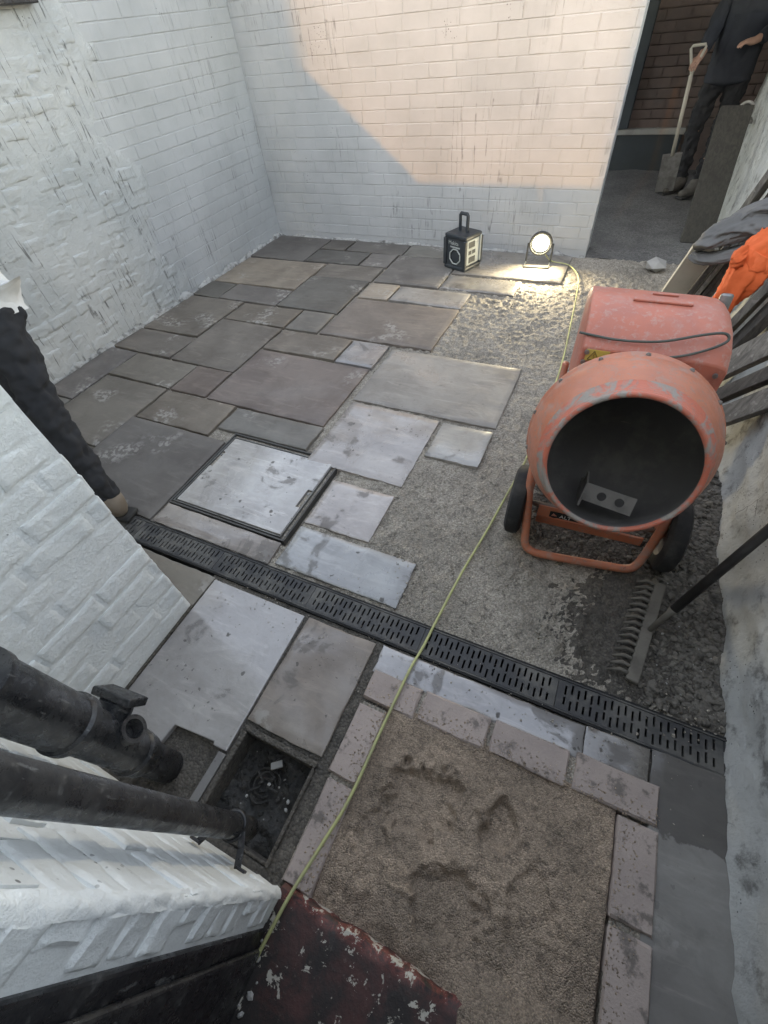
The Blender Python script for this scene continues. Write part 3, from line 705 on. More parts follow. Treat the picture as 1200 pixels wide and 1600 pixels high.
# rough mortar fillet along its foot
def fillet(name, a, b, nrm, h, d, seed, parent, mat):
    a = Vector(a); b = Vector(b); L = (b - a).length; u = (b - a) / L; n = Vector(nrm); mb = MB(); K = int(L / .02); prof = 6
    for i in range(K + 1):
        s = L * i / K; p = a + u * s
        k = .55 + .6 * FB(s * 6, seed, 1, 3) + .35 * FB(s * 26, seed, 5, 2); k = max(.12, k)
        for j in range(prof + 1):
            t_ = j / prof * math.pi / 2
            mb.v.append(tuple(p + n * (d * k * math.cos(t_) * (1 + .35 * N3(s * 40, j * 1.7, seed))) + Vector((0, 0, h * k * math.sin(t_) - .012))))
    w_ = prof + 1
    mb.f = [(i * w_ + j, i * w_ + j + 1, (i + 1) * w_ + j + 1, (i + 1) * w_ + j) for i in range(K) for j in range(prof)]
    return mb.build(name, mat, parent, True, fix=True)
fillet('foot_fillet', (LX, .6, 0), (LX, 4.44, 0), (1, 0, 0), .062, .040, 2.0, lw, M['fillet'])

mb = MB(); mb.box(LX + .001, LX + .07, 1.2, 2.66, 1.745, 1.90); tag(mb.build('fascia_board', M['black_iron'], None, bevel=.006), 'dark board fixed high on the lumpy left wall', 'board')
# back wall, face y = 4.44
BY = 4.44
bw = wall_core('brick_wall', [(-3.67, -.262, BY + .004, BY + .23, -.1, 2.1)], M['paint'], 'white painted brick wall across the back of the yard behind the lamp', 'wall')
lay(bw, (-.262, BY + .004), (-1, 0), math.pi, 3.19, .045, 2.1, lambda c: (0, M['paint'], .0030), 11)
mb = MB(); mb.box(-3.67, -.24, BY - .03, BY + .26, 2.1, 2.17); mb.build('coping', M['concrete'], bw, bevel=.01)
fillet('foot_fillet', (-3.44, BY, 0), (-.27, BY, 0), (0, -1, 0), .036, .020, 6.0, bw, M['fillet'])

# outbuilding on the left: side face x = -1.24, front face y = .42
OX, OY = -1.24, .42
ob = wall_core('outbuilding', [(-3.28, OX - .006, -3.2, OY - .006, -.1, 2.28)], M['paint_near'], 'white painted brick outbuilding corner in the left foreground', 'building')
lay(ob, (OX - .006, -.215), (0, 1), -math.pi / 2, .635, .006, 2.2, lambda c: (2, M['paint_near'], .0050), 21, hdr=.03)
lay(ob, (OX - .004, OY - .006), (-1, 0), 0, 2.02, .006, 2.2, lambda c: (2, M['paint_near'], .0050), 22)
def coat_grid(name, fn, us_, zs__, mat, parent):
    mb = MB(); n_ = len(us_); mb.v = [fn(u, z) for z in zs__ for u in us_]
    mb.f = [(j * n_ + i, j * n_ + i + 1, (j + 1) * n_ + i + 1, (j + 1) * n_ + i) for j in range(len(zs__) - 1) for i in range(n_ - 1)]
    return mb.build(name, mat, parent, True, fix=False)
coat_grid('paint_coat', lambda y, z: (OX - .0044 + .0016 * FB(y * 9, z * 9, 3, 3) + .0012 * FB(y * 40, z * 40, 5, 2), y, z), frange(-.2, OY - .004, .012), frange(.012, 1.6, .012), M['paint_near'], ob)
mb = MB(); mb.prism([(-3.30, 2.28), (-1.20, 2.28), (-1.20, 2.51), (-2.26, 2.51), (-2.37, 2.605), (-3.30, 3.30)], -3.2, .42, lambda p, t: (p[0], t, p[1])); mb.build('roof', M['roof'], ob)  # unseen roof, profile shaped to throw the slanting shade edge on the back wall
# dark damp gap at its foot
mb = MB(); mb.box(OX - .05, OX + .004, -.2, OY, -.03, .006); mb.build('foot_strip', M['soil'], ob)

# house rear wall, face y = -.19, door reveal at x = -.37
HY = -.19
hs = wall_core('house_wall', [(OX + .004, -.376, HY - .26, HY - .006, -.1, 2.74), (-.376, 1.1, HY - .26, HY - .006, 2.15, 2.74)], M['paint_house'], 'bright white painted house wall with the downpipe fixed to it', 'wall')
lay(hs, (OX + .012, HY - .006), (1, 0), 0, .858, .02, 2.6, lambda c: (2, M['paint_house'], .0048), 31, skip=lambda c: False)
lay(hs, (-.376, HY - .085), (0, 1), -math.pi / 2, .083, .02, 2.15, lambda c: (2, M['paint_house'], .0075), 32)
coat_grid('paint_coat', lambda x, z: (x, HY - .0045 + .0016 * FB(x * 9, z * 9, 3, 3) + .0012 * FB(x * 40, z * 40, 5, 2), z), list(reversed(frange(OX + .012, -.384, .012))), frange(.02, 1.6, .012), M['paint_house'], hs)
# thick paint over the corner arris
mb = MB(); P = []
zs_ = frange(.03, 2.15, .012)
for z in zs_:
    for j in range(7):
        a = j / 6 * math.pi / 2
        r_ = .020 + .004 * N3(z * 22, j * .4) + .003 * N3(z * 70, j * .6)
        P.append((-.387 + r_ * math.cos(a), HY - .016 + r_ * math.sin(a), z))
mb.v = P; mb.f = [(i * 7 + j, i * 7 + j + 1, (i + 1) * 7 + j + 1, (i + 1) * 7 + j) for i in range(len(zs_) - 1) for j in range(6)]
mb.build('painted_arris', M['paint_house'], hs, True)
mb = MB(); mb.box(-1.23, -1.1, -3.5, HY - .26, -.1, 2.74); mb.box(1.1, 1.35, -3.5, HY + .0, -.1, 2.74); mb.box(-1.24, 1.6, -3.5, HY + .02, 2.74, 2.80)
mb.build('kitchen_shell', M['plaster'], hs)
mb = MB(); mb.box(-1.23, 1.35, -3.6, -3.5, -.1, 2.74); mb.build('kitchen_end', M['plaster'], hs)
th = wall_core('sun_block_house', [(-1.78, 5.0, -15.0, -9.0, -.1, 8.6)], M['plaster'], 'plain unseen house added behind the camera to block the sun', 'building')  # added out of view to keep direct sun off yard and passage
mb = MB(); mb.prism([(-15.2, 8.6), (-8.9, 8.6), (-12, 10.4)], -1.78, 5.0, lambda p, t: (t, p[0], p[1])); mb.build('roof', M['roof'], th)
mb = MB(); mb.box(-1.78, -.55, -9.9, -9.0, 8.6, 10.6); mb.build('sun_block_stack', M['plaster'], th)  # unseen stack added to block sun from the passage wall
mb = MB(); mb.box(-1.1, 1.1, -3.5, -.62, -.16, -.01); mb.build('house_floor', M['plaster'], hs)
# door frame and sill
df = empty('door_frame', (-.40, -.36, 0), 'dark painted door frame beside the white reveal', 'door frame')
mb = MB(); mb.box(-.46, -.366, -.56, -.274, .028, 2.15); mb.build('jamb', M['black_iron'], df, bevel=.006)
mb = MB(); mb.box(-.366, -.352, -.56, -.31, .028, 2.15); mb.build('weather_bead', M['black_iron'], df, bevel=.005)
mb = MB(); K = frange(-.376, .80, .02); Pf = [(-.62, .030), (-.20, .034), (-.184, .030), (-.176, .018), (-.174, -.02), (-.174, -.08)]
Pf = [(-.62, .030)] + [(-.60 + .03 * k, .031) for k in range(1, 14)] + Pf[2:]
for x in K:
    for (y, z) in Pf:
        mb.v.append((x, y + .007 * FB(x * 14, y * 14, 3, 3) * (1 if y > -.22 else 0), z + .0035 * FB(x * 20, y * 20, 7, 3)))
n_ = len(Pf); mb.f = [(i * n_ + j, i * n_ + j + 1, (i + 1) * n_ + j + 1, (i + 1) * n_ + j) for i in range(len(K) - 1) for j in range(n_ - 1)]
tag(mb.build('door_sill', M['sill'], None, True, auto=50), 'dark red painted doorstep with flaking cream patches', 'doorstep')
# rubble at the foot of the reveal
# right boundary wall, rendered, face x = .745
RX = .745
yl = frange(-.7, 6.45, .03); zl = frange(-.05, .9, .022) + frange(.95, 1.2, .06)
def rface(y, z):
    d = .012 * FB(y * 3, z * 3, 4, 3) + .010 * FB(y * 14, z * 14, 9, 4)
    d += (.028 + .018 * N3(y * 5, 2.2)) * math.exp(-max(0, z) / .05) if z < .35 else 0
    d += .012 * (1 - min(1, max(0, (z - .16 - .05 * N3(y * 4, 8)) / .03)))
    return (RX - d + .012, y, z)
mb = MB(); ny_ = len(yl)
mb.v = [rface(y, z) for z in zl for y in yl]
mb.f = [(j * ny_ + i + 1, j * ny_ + i, (j + 1) * ny_ + i, (j + 1) * ny_ + i + 1) for j in range(len(zl) - 1) for i in range(ny_ - 1)]
rw = tag(mb.build('rendered_wall', M['render'], None, True, fix=False), 'rough grey rendered wall along the right side', 'wall')
mb = MB(); mb.box(RX + .02, RX + .25, -.7, 6.45, -.1, 1.2); mb.build('wall_body', M['render'], rw)
mb = MB(); mb.box(RX - .03, RX + .28, -.7, 6.47, 1.2, 1.27); mb.build('coping', M['concrete'], rw, bevel=.01)
# unseen tall house, added to throw the upright shade edge on the back wall
nh = wall_core('shade_edge_house', [(-9.9, -4.77, -15, -9.0, -.1, 8.6)], M['plaster'], 'tall unseen house added to throw the shade edge', 'building')
mb = MB(); mb.prism([(-15.2, 8.6), (-8.9, 8.6), (-12, 10.4)], -9.9, -4.77, lambda p, t: (t, p[0], p[1])); mb.build('roof', M['roof'], nh)

# ------------------------------------------------------------------ pipes
sp = empty('soil_pipe', (-.92, -.092, 0), 'thick black soil pipe with a capped branch and open socket', 'pipe')
PX, PY = -.92, -.092
def ring_prof(r0, z0, z1, b=.004): return [(z0, 0), (z0, r0 - b), (z0 + b, r0), (z1 - b, r0), (z1, r0 - b), (z1, 0)]
AX = Vector((.03, .0, 1)).normalized()
def pl(prof, name, mat=M['black_plastic'], par=sp):
    mb = MB(); mb.lathe((PX, PY, 0), AX, prof, 40); return mb.build(name, mat, par, True, auto=40)
pl(ring_prof(.050, -.09, 2.3), 'lower_pipe', M['black_iron'])
pl([(.155, .050), (.157, .058), (.165, .062), (.20, .062), (.205, .066), (.222, .066), (.23, .059), (.50, .059), (.505, .050)], 'access_fitting')
pl([(.505, .050), (.507, .066), (.515, .073), (.54, .073), (.548, .066), (.80, .066), (.808, .071), (.83, .071), (.835, .050)], 'ring_seal_socket')
def vec(ang): return Vector((math.cos(ang), math.sin(ang), 0))
d1 = Vector((-.10, .95, .42)).normalized()
mb = MB(); mb.lathe((PX, PY, .36), d1, [(.03, .046), (.10, .046), (.10, 0)], 28); br = mb.build('branch', M['black_plastic'], sp, True, auto=40)
side = d1.cross(Vector((0, 0, 1))).normalized(); upv = side.cross(d1)
mb = MB(); mb.obox(Vector((PX, PY, .36)) + d1 * .112, side, upv, d1, .066, .036, .012); o = mb.build('access_plate', M['black_plastic'], br, bevel=.005)
mb = MB()
for a in (-1, 1): mb.lathe(Vector((PX, PY, .36)) + d1 * .124 + side * .052 * a, d1, [(0, .007), (.006, .007), (.006, 0)], 8)
d2 = Vector((.72, .52, .46)).normalized()
mb = MB(); mb.lathe((PX, PY, .33), d2, [(.03, .034), (.090, .034), (.092, .037), (.105, .037), (.105, .026), (.05, .025), (.05, 0)], 28); o = mb.build('open_boss', M['black_plastic'], sp, True, auto=40)
dp = empty('downpipe', (-.50, -.115, 0), 'black iron downpipe clipped to the white house wall above the gully', 'pipe')
A_ = Vector((-.535, -.112, .055)); B_ = Vector((-.490, -.128, 1.05)); dv = (B_ - A_).normalized()
mb = MB(); pts = [A_ + dv * s for s in frange(0, 2.3, .1)]; mb.tube(pts, .0305, 28, False); o = mb.build('pipe', M['black_iron'], dp, True)
md = o.modifiers.new('solid', 'SOLIDIFY'); md.thickness = .004
c = A_ + dv * .14
mb = MB(); u_ = Vector((1, 0, 0)); u_ = (u_ - dv * u_.dot(dv)).normalized(); q_ = dv.cross(u_)
mb.tube([c + (u_ * math.cos(a) + q_ * math.sin(a)) * .033 for a in [R(10) + R(340) * k / 24 for k in range(25)]], .0055, 8); cl = mb.build('clip', M['black_iron'], dp, True)
for s_ in (-1, 1):
    mb = MB(); pa = c + u_ * .031 * s_; pb = Vector((pa.x + .035 * s_, HY + .006, pa.z - .002)); mb.bar(pa, (pa + pb) / 2 + Vector((0, .004, 0)), .018, .006, dv); mb.bar((pa + pb) / 2 + Vector((0, .004, 0)), pb, .018, .006, dv)
    mb.obox(pb + Vector((.008 * s_, .003, 0)), (1, 0, 0), (0, 1, 0), (0, 0, 1), .016, .003, .010); mb.build('clip_leg', M['black_iron'], cl, bevel=.002)

# ------------------------------------------------------------------ cement mixer
mx = empty('cement_mixer', (.18, 1.38, 0), 'orange cement mixer with its drum mouth turned to the camera', 'cement mixer')
az, el = R(2), R(21); nD = Vector((math.sin(az) * math.cos(el), -math.cos(az) * math.cos(el), math.sin(el))); cD = Vector((.172, 1.112, .645)); bk = -nD
mb = MB(); mb.lathe(cD, bk, [(.054, .2395), (.06, .243), (.10, .262), (.14, .277), (.18, .284), (.205, .287), (.21, .292), (.225, .292), (.23, .286), (.27, .275), (.315, .245), (.345, .19), (.36, .11), (.365, .0)], 64)
drum = mb.build('drum', M['orange'], mx, True, auto=50)
mb = MB(); mb.lathe(cD, bk, [(.002, .208), (-.004, .2115), (-.004, .217), (.004, .2215), (.036, .2285), (.055, .241)], 64); mb.build('drum_cone', M['orange_lip'], drum, True)
mb = MB(); mb.lathe(cD, bk, [(.002, .208), (.010, .206), (.05, .222), (.12, .258), (.20, .272), (.26, .264), (.31, .228), (.34, .15), (.35, .0)], 64); mb.build('drum_lining', M['lining'], drum, True)
pts = [cD + (bk * 0) + (bk.orthogonal().normalized() * math.cos(a) + bk.cross(bk.orthogonal().normalized()) * math.sin(a)) * .212 for a in [2 * math.pi * k / 64 for k in range(65)]]
mb = MB(); mb.tube(pts, .0085, 8, False); mb.build('rolled_lip', M['orange_lip'], drum, True)
for k in range(14):
    a = 2 * math.pi * (k + .3) / 14; o1 = bk.orthogonal().normalized(); o2 = bk.cross(o1); rd_ = o1 * math.cos(a) + o2 * math.sin(a)
    mb = MB(); mb.lathe(cD + bk * .199 + rd_ * .287, -bk, [(-.004, .0075), (.005, .0075), (.006, .004), (.006, 0)], 6); mb.build('flange_bolt', M['dark_steel'], drum)
# mixing blade: flat bar with two holes, bolted inside the mouth
bl0 = Vector((.112, 1.205, .425)); bl1 = Vector((.272, 1.180, .425)); bx = (bl1 - bl0).normalized(); bn = Vector((.05, -.80, .6)); bn = (bn - bx * bn.dot(bx)).normalized(); by = bn.cross(bx)
LB = (bl1 - bl0).length; hs_ = [(.36 * LB), (.72 * LB)]
me = bmesh.new()
def holed(me):
    W = .062; vs = []; NS = 16
    xs_ = [0, LB * .18, LB * .54, LB * .90, LB]
    def P3(u, v, t): return bl0 + bx * u + by * (v - W / 2) + bn * t
    mb = MB()
    for t_ in (0, .005):
        mb.add([P3(xs_[0], 0, t_), P3(xs_[1], 0, t_), P3(xs_[1], W, t_), P3(xs_[0], W, t_)], [(0, 1, 2, 3)])
        mb.add([P3(xs_[3], 0, t_), P3(xs_[4], 0, t_), P3(xs_[4], W, t_), P3(xs_[3], W, t_)], [(0, 1, 2, 3)])
        for (a, b) in ((xs_[1], xs_[2]), (xs_[2], xs_[3])):
            cx = (a + b) / 2; ring = []; sq = []
            for k in range(NS):
                an = 2 * math.pi * k / NS; ring.append(P3(cx + .015 * math.cos(an), W / 2 + .015 * math.sin(an), t_))
                m_ = max(abs(math.cos(an)), abs(math.sin(an))); sq.append(P3(cx + (b - a) / 2 * math.cos(an) / m_, W / 2 + W / 2 * math.sin(an) / m_, t_))
            mb.add(ring + sq, [(k, (k + 1) % NS, NS + (k + 1) % NS, NS + k) for k in range(NS)])
            if t_ == 0:
                r2 = [p + bn * .005 for p in ring]; mb.add(ring + r2, [(k, (k + 1) % NS, NS + (k + 1) % NS, NS + k) for k in range(NS)])
    for (u0, v0, u1, v1) in ((0, 0, LB, 0), (LB, 0, LB, W), (LB, W, 0, W), (0, W, 0, 0)):
        mb.add([P3(u0, v0, 0), P3(u1, v1, 0), P3(u1, v1, .005), P3(u0, v0, .005)], [(0, 1, 2, 3)])
    return mb
holed(None).build('mixing_blade', M['dark_steel'], drum)
mb = MB(); mb.bar(bl0 - by * .03, bl0 - by * .03 + bk * .16 - by * .01, .008, .055, by); mb.bar(bl0 + bn * .004, bl0 + bk * .10 + by * .005, .006, .06, by); mb.build('blade_bracket', M['dark_steel'], drum)
# motor housing
PH = [(1.50, .52), (1.50, .785), (1.545, .832), (1.61, .86), (1.70, .872), (1.79, .862), (1.84, .83), (1.86, .77), (1.86, .52)]
mb = MB(); k0 = len(PH)
secs = [(-.052, .955), (-.045, 1.0), (.20, 1.0), (.30, 1.0), (.345, .985), (.372, .945), (.382, .90)]
for (x, s_) in secs:
    for (y, z) in PH: mb.v.append((x - (y - 1.7) * .10, 1.68 + (y - 1.68) * (1 if s_ > .96 else .97), .52 + (z - .52) * s_))
for i in range(len(secs) - 1):
    for j in range(k0): mb.f.append((i * k0 + j, i * k0 + (j + 1) % k0, (i + 1) * k0 + (j + 1) % k0, (i + 1) * k0 + j))
mb.f.append(tuple(range(k0))); mb.f.append(tuple((len(secs) - 1) * k0 + j for j in reversed(range(k0))))
hz = mb.build('motor_housing', M['housing'], mx, True, bevel=.008, auto=30)
mb = MB(); mb.bar((.085, 1.690, .874), (.262, 1.690, .874), .020, .008); mb.build('moulded_rib', M['housing'], hz, bevel=.003)
mb = MB(); mb.bar((.14, 1.755, .870), (.22, 1.755, .870), .012, .006); mb.build('moulded_rib', M['housing'], hz, bevel=.002)
mb = MB(); mb.lathe((.37, 1.83, .80), (0, .3, 1), [(0, .02), (.05, .02), (.055, .015), (.055, 0)], 14); mb.build('isolator_plug', M['galv'], hz, True, auto=40)
# warning sticker
mb = MB(); mb.box(-.012, .060, 1.4955, 1.497, .742, .782); st = mb.build('warning_sticker', M['print_yellow'], hz)
def flat(name, pts, y, mat, par): 
    mb = MB(); mb.add([(x, y, z) for x, z in pts], [tuple(range(len(pts)))]); return mb.build(name, mat, par, fix=False)
cx, cz = .014, .760
for (a, b) in (((-.017, -.013), (.017, -.013)), ((.017, -.013), (0, .018)), ((0, .018), (-.017, -.013))):
    mb = MB(); mb.bar((cx + a[0], 1.4945, cz + a[1]), (cx + b[0], 1.4945, cz + b[1]), .0008, .003, (0, 1, 0)); mb.build('triangle_line', M['print_black'], st)
mb = MB(); mb.bar((cx + .001, 1.4944, cz + .009), (cx - .002, 1.4944, cz - .001), .0008, .003, (0, 1, 0)); mb.bar((cx + .0015, 1.4944, cz + .001), (cx, 1.4944, cz - .008), .0008, .003, (0, 1, 0)); mb.build('bolt_symbol', M['print_black'], st)
for (x, z) in ((-.030, .772), (.352, .752), (-.034, .735)):
    mb = MB(); mb.lathe((x + .02, 1.497, z), (0, -1, 0), [(0, .008), (.006, .008), (.007, .004), (.007, 0)], 10); mb.build('bolt', M['galv'], hz)
cb = [(-.050, 1.535, .815), (.0, 1.520, .818), (.059, 1.512, .818), (.13, 1.510, .822), (.204, 1.514, .832), (.298, 1.530, .858), (.352, 1.545, .862), (.366, 1.535, .846), (.33, 1.515, .826), (.27, 1.498, .803), (.205, 1.492, .786), (.14, 1.492, .772)]
def smooth_pts(P, n=4):
    P = [Vector(p) for p in P]; out = []
    for i in range(len(P) - 1):
        p0 = P[max(i - 1, 0)]; p1 = P[i]; p2 = P[i + 1]; p3 = P[min(i + 2, len(P) - 1)]
        for k in range(n):
            t_ = k / n; out.append(.5 * ((2 * p1) + (p2 - p0) * t_ + (2 * p0 - 5 * p1 + 4 * p2 - p3) * t_ ** 2 + (3 * p1 - 3 * p2 + p3 - p0) * t_ ** 3))
    out.append(P[-1]); return out
mb = MB(); mb.tube(smooth_pts(cb), .0042, 8); mb.build('power_cable', M['cable'], mx, True)
# frame
hoop = smooth_pts([(-.082, 1.36, .36), (-.074, 1.30, .28), (-.046, 1.225, .12), (-.030, 1.197, .045), (.012, 1.186, .024), (.10, 1.195, .021), (.28, 1.222, .021), (.37, 1.236, .026), (.402, 1.262, .045), (.420, 1.30, .12), (.432, 1.345, .26), (.438, 1.40, .34)], 5)
mb = MB(); mb.tube(hoop, .0165, 14); fr = mb.build('frame_hoop', M['orange'], mx, True)
mb = MB(); mb.bar((-.02, 1.335, .075), (.40, 1.352, .075), .012, .045); mb.build('cross_bar', M['orange'], mx, bevel=.003)
for x in (-.080, .440):
    mb = MB(); mb.tube([(x, 1.345, .15), (x, 1.50, .42), (x, 1.58, .56)], .018, 10); mb.build('frame_leg', M['orange'], mx, True)
    mb = MB(); mb.tube([(x, 1.345, .14), (x + .005, 1.75, .03), (x + .005, 1.86, .03), (x, 1.80, .54)], .014, 10); mb.build('rear_leg', M['orange'], mx, True)
mb = MB(); mb.tube([(-.13, 1.345, .148), (.50, 1.362, .148)], .010, 10); mb.build('axle', M['dark_steel'], mx, True)
mb = MB(); mb.tube([(.18, 1.72, .56), (.18, 1.60, .55), (.178, 1.462, .512)], .05, 14); mb.build('drum_spindle', M['dark_steel'], mx, True)
for (x, y) in ((-.108, 1.345), (.475, 1.362)):
    mb = MB(); mb.lathe((x, y, .148), (1, .03, 0), [(-.030, .09), (-.034, .125), (-.024, .145), (-.010, .150), (.010, .150), (.024, .145), (.034, .125), (.030, .09)], 40)
    wh = mb.build('wheel', M['rubber'], mx, True, auto=40)
    mb = MB(); mb.lathe((x, y, .148), (1, .03, 0), [(-.020, 0), (-.022, .02), (-.012, .04), (-.012, .085), (-.030, .092), (.030, .092), (.012, .085), (.012, .04), (.022, .02), (.020, 0)], 24); mb.build('rim', M['dark_steel'], wh, True, auto=40)
# maker's plate under the drum
mb = MB(); mb.bar((-.02, 1.30, .165), (.17, 1.312, .165), .004, .060); pt_ = mb.build('name_plate', M['orange'], mx)
mb = MB(); mb.bar((.028, 1.2995, .158), (.17, 1.3085, .158), .003, .032); mb.build('plate_band', M['print_black'], pt_)
def text(name, s, size, mtx, mat, par, ext=.0004):
    cu = bpy.data.curves.new(name, 'FONT'); cu.body = s; cu.size = size; cu.extrude = ext; cu.resolution_u = 2
    tmp = bpy.data.objects.new('tmp_text', cu); col.objects.link(tmp)
    bpy.context.view_layer.update()
    me = bpy.data.meshes.new_from_object(tmp.evaluated_get(bpy.context.evaluated_depsgraph_get()))
    bpy.data.objects.remove(tmp)
    me.transform(Matrix.Translation(-wloc(par)) @ mtx); me.materials.clear(); me.materials.append(mat)
    o = bpy.data.objects.new(name, me); col.objects.link(o); o.parent = par; return o
text('lettering', 'ALT', .026, Matrix.Translation((.068, 1.298, .149)) @ Matrix.Rotation(R(90), 4, 'X'), M['print_white'], pt_)
mb = MB(); mb.lathe((.046, 1.2965, .160), (0, -1, 0), [(0, .018), (.001, .018), (.001, .012), (0, .012)], 20); mb.build('round_emblem', M['print_black'], pt_)
mb = MB(); mb.add([(.036, 1.296, .152), (.060, 1.296, .156), (.042, 1.296, .170)], [(0, 1, 2)]); mb.build('emblem_mark', M['housing'], pt_, fix=False)

# ------------------------------------------------------------------ rake
rk = empty('garden_rake', (.46, 1.0, 0), 'mud caked iron rake lying by the wheel with its handle on the wall', 'rake')
h0 = Vector((.492, 1.205, .030)); h1 = Vector((.432, .775, .018)); hd = (h1 - h0).normalized(); perp = Vector((-1, 0, 0)); perp = (perp - hd * perp.dot(hd)).normalized()
M['mud'] = m_simple('mud_caked_iron', (.17, .155, .13), .85, (.09, .082, .07), .8, 0, .7, 45)
mb = MB(); mb.bar(h0, h1, .040, .018); mb.build('rake_head', M['mud'], rk, bevel=.005)
for i in range(15):
    p = h0 + hd * ((h1 - h0).length * (i + .4) / 15.2)
    mb = MB(); mb.tube([p + perp * .012, p + perp * .045 + Vector((0, 0, .004)), p + perp * .078 - Vector((0, 0, .010)) + hd * .012], [.0085, .0075, .003], 7); mb.build('tine', M['mud'], rk, True)
s0 = (h0 + h1) / 2 + Vector((.008, 0, .006)); s1 = Vector((.628, 1.175, .474)); sv_ = (s1 - s0).normalized()
mb = MB(); mb.tube([s0 - sv_ * .01, s0 + sv_ * .10, s0 + sv_ * .12], [.010, .012, .017], 12); mb.build('socket', M['mud'], rk, True)
M['shaft'] = m_simple('dark_handle', (.020, .018, .017), .5, (.08, .074, .068), .6, 0, .3, 50)
mb = MB(); mb.tube([s0 + sv_ * .12, s0 + sv_ * 1.0], .0155, 14); mb.build('handle', M['shaft'], rk, True)

# ------------------------------------------------------------------ radio
ang = R(-23.5); rx = Vector((math.cos(ang), math.sin(ang), 0)); ry = Vector((-math.sin(ang), math.cos(ang), 0)); rzv = Vector((0, 0, 1))
rc = Vector((-1.279, 3.935, 0)) + ry * .105
rd = empty('site_radio', tuple(rc), 'dark boxy site radio with a raised handle standing on the paving', 'radio')
def rp(u, v_, z): return rc + rx * u + ry * v_ + rzv * z
def rbox(mb, u0, u1, v0, v1, z0, z1): return mb.obox(rp((u0 + u1) / 2, (v0 + v1) / 2, (z0 + z1) / 2), rx, ry, rzv, (u1 - u0) / 2, (v1 - v0) / 2, (z1 - z0) / 2)
mb = MB(); rbox(mb, -.105, .105, -.098, .098, .008, .262); body = mb.build('body', M['radio'], rd, bevel=.016)
mb = MB(); rbox(mb, -.118, .118, -.108, .108, .0, .035); mb.build('lower_bumper', M['radio'], rd, bevel=.012)
mb = MB(); rbox(mb, -.118, .118, -.104, .104, .235, .272); mb.build('upper_bumper', M['radio'], rd, bevel=.012)
for u in (-.11, .11):
    for v_ in (-.10, .10):
        mb = MB(); rbox(mb, u - .014, u + .014, v_ - .014, v_ + .014, .03, .24); mb.build('corner_guard', M['radio'], rd, bevel=.006)
# loudspeaker with pale outline
oc = [(.055 * math.cos(a) * (1.12 if abs(math.cos(a)) > .7 else 1), .055 * math.sin(a) * 1.1) for a in [R(22.5 + 45 * k) for k in range(8)]]
mb = MB(); mb.tube([rp(u, -.1005, .105 + z) for u, z in oc + oc[:1]], .0055, 6, False); mb.build('speaker_trim', M['radio_trim'], rd)
mb = MB(); mb.lathe(rp(0, -.0985, .105), -ry, [(0, .050), (.002, .050), (-.004, .03), (-.008, 0)], 24); mb.build('speaker_cone', M['print_black'], rd, True)
mb = MB(); rbox(mb, -.052, .052, -.103, -.099, .172, .182); mb.build('display_strip', M['radio_trim'], rd)
mt = Matrix(((rx.x, 0, -ry.x, 0), (rx.y, 0, -ry.y, 0), (0, 1, 0, 0), (0, 0, 0, 1)))
p = rp(-.075, -.1015, .194); text('lettering', 'Makita', .042, Matrix.Translation(p) @ mt, M['radio_trim'], rd)
# right side: tuner panel
mb = MB(); rbox(mb, .104, .112, -.075, .075, .045, .235); sd_ = mb.build('side_panel', M['radio_trim'], rd, bevel=.004)
for (v0, v1, z0, z1) in ((-.055, .02, .175, .22), (-.055, -.02, .125, .155), (-.01, .03, .125, .155), (-.05, .03, .06, .105)):
    mb = MB(); rbox(mb, .1115, .1145, v0, v1, z0, z1); mb.build('button', M['radio'], sd_, bevel=.001)
mb = MB(); rbox(mb, .104, .124, .078, .092, .05, .25); mb.build('side_rail', M['radio_trim'], rd, bevel=.004)
mb = MB(); mb.tube([rp(-.04, .0, .26), rp(-.04, .0, .39), rp(-.034, 0, .40), rp(.034, .0, .40), rp(.04, 0, .39), rp(.04, .0, .26)], .0135, 8); mb.build('handle', M['radio'], rd)

# ------------------------------------------------------------------ work light
wlp = Vector((-.615, 4.19, .165))
wk = empty('work_light', (wlp.x, wlp.y, 0), 'lit round work lamp standing at the foot of the back wall', 'lamp')
ld = Vector((.10, -1, -.13)).normalized()
mb = MB(); mb.lathe(wlp, ld, [(-.06, 0), (-.06, .04), (-.045, .075), (-.01, .092), (.012, .094), (.012, .082), (.0, .080), (.0, 0)], 32); mb.build('housing', M['radio'], wk, True, auto=40)
mb = MB(); mb.lathe(wlp, ld, [(.004, 0.0), (.004, .062)], 28); mb.build('lens', M['led'], wk)
mb = MB(); sx_ = ld.cross(Vector((0, 0, 1))).normalized()
mb.tube([wlp + sx_ * .10 + Vector((0, .0, 0)), wlp + sx_ * .10 - Vector((0, 0, .14)), wlp + sx_ * .10 + Vector((0, -.08, -.158)), wlp - sx_ * .10 + Vector((0, -.08, -.158)), wlp - sx_ * .10 - Vector((0, 0, .14)), wlp - sx_ * .10], .007, 8); mb.build('stand', M['radio'], wk)
li = bpy.data.lights.new('work_light_beam', 'SPOT'); li.energy = 9; li.color = (1, .93, .72); li.spot_size = R(150); li.spot_blend = .5; li.shadow_soft_size = .06
lo = bpy.data.objects.new('work_light_beam', li); col.objects.link(lo); lo.parent = wk; lo.location = wlp - wloc(wk) + ld * .03
lo.rotation_mode = 'QUATERNION'; lo.rotation_quaternion = ld.to_track_quat('-Z', 'Y')

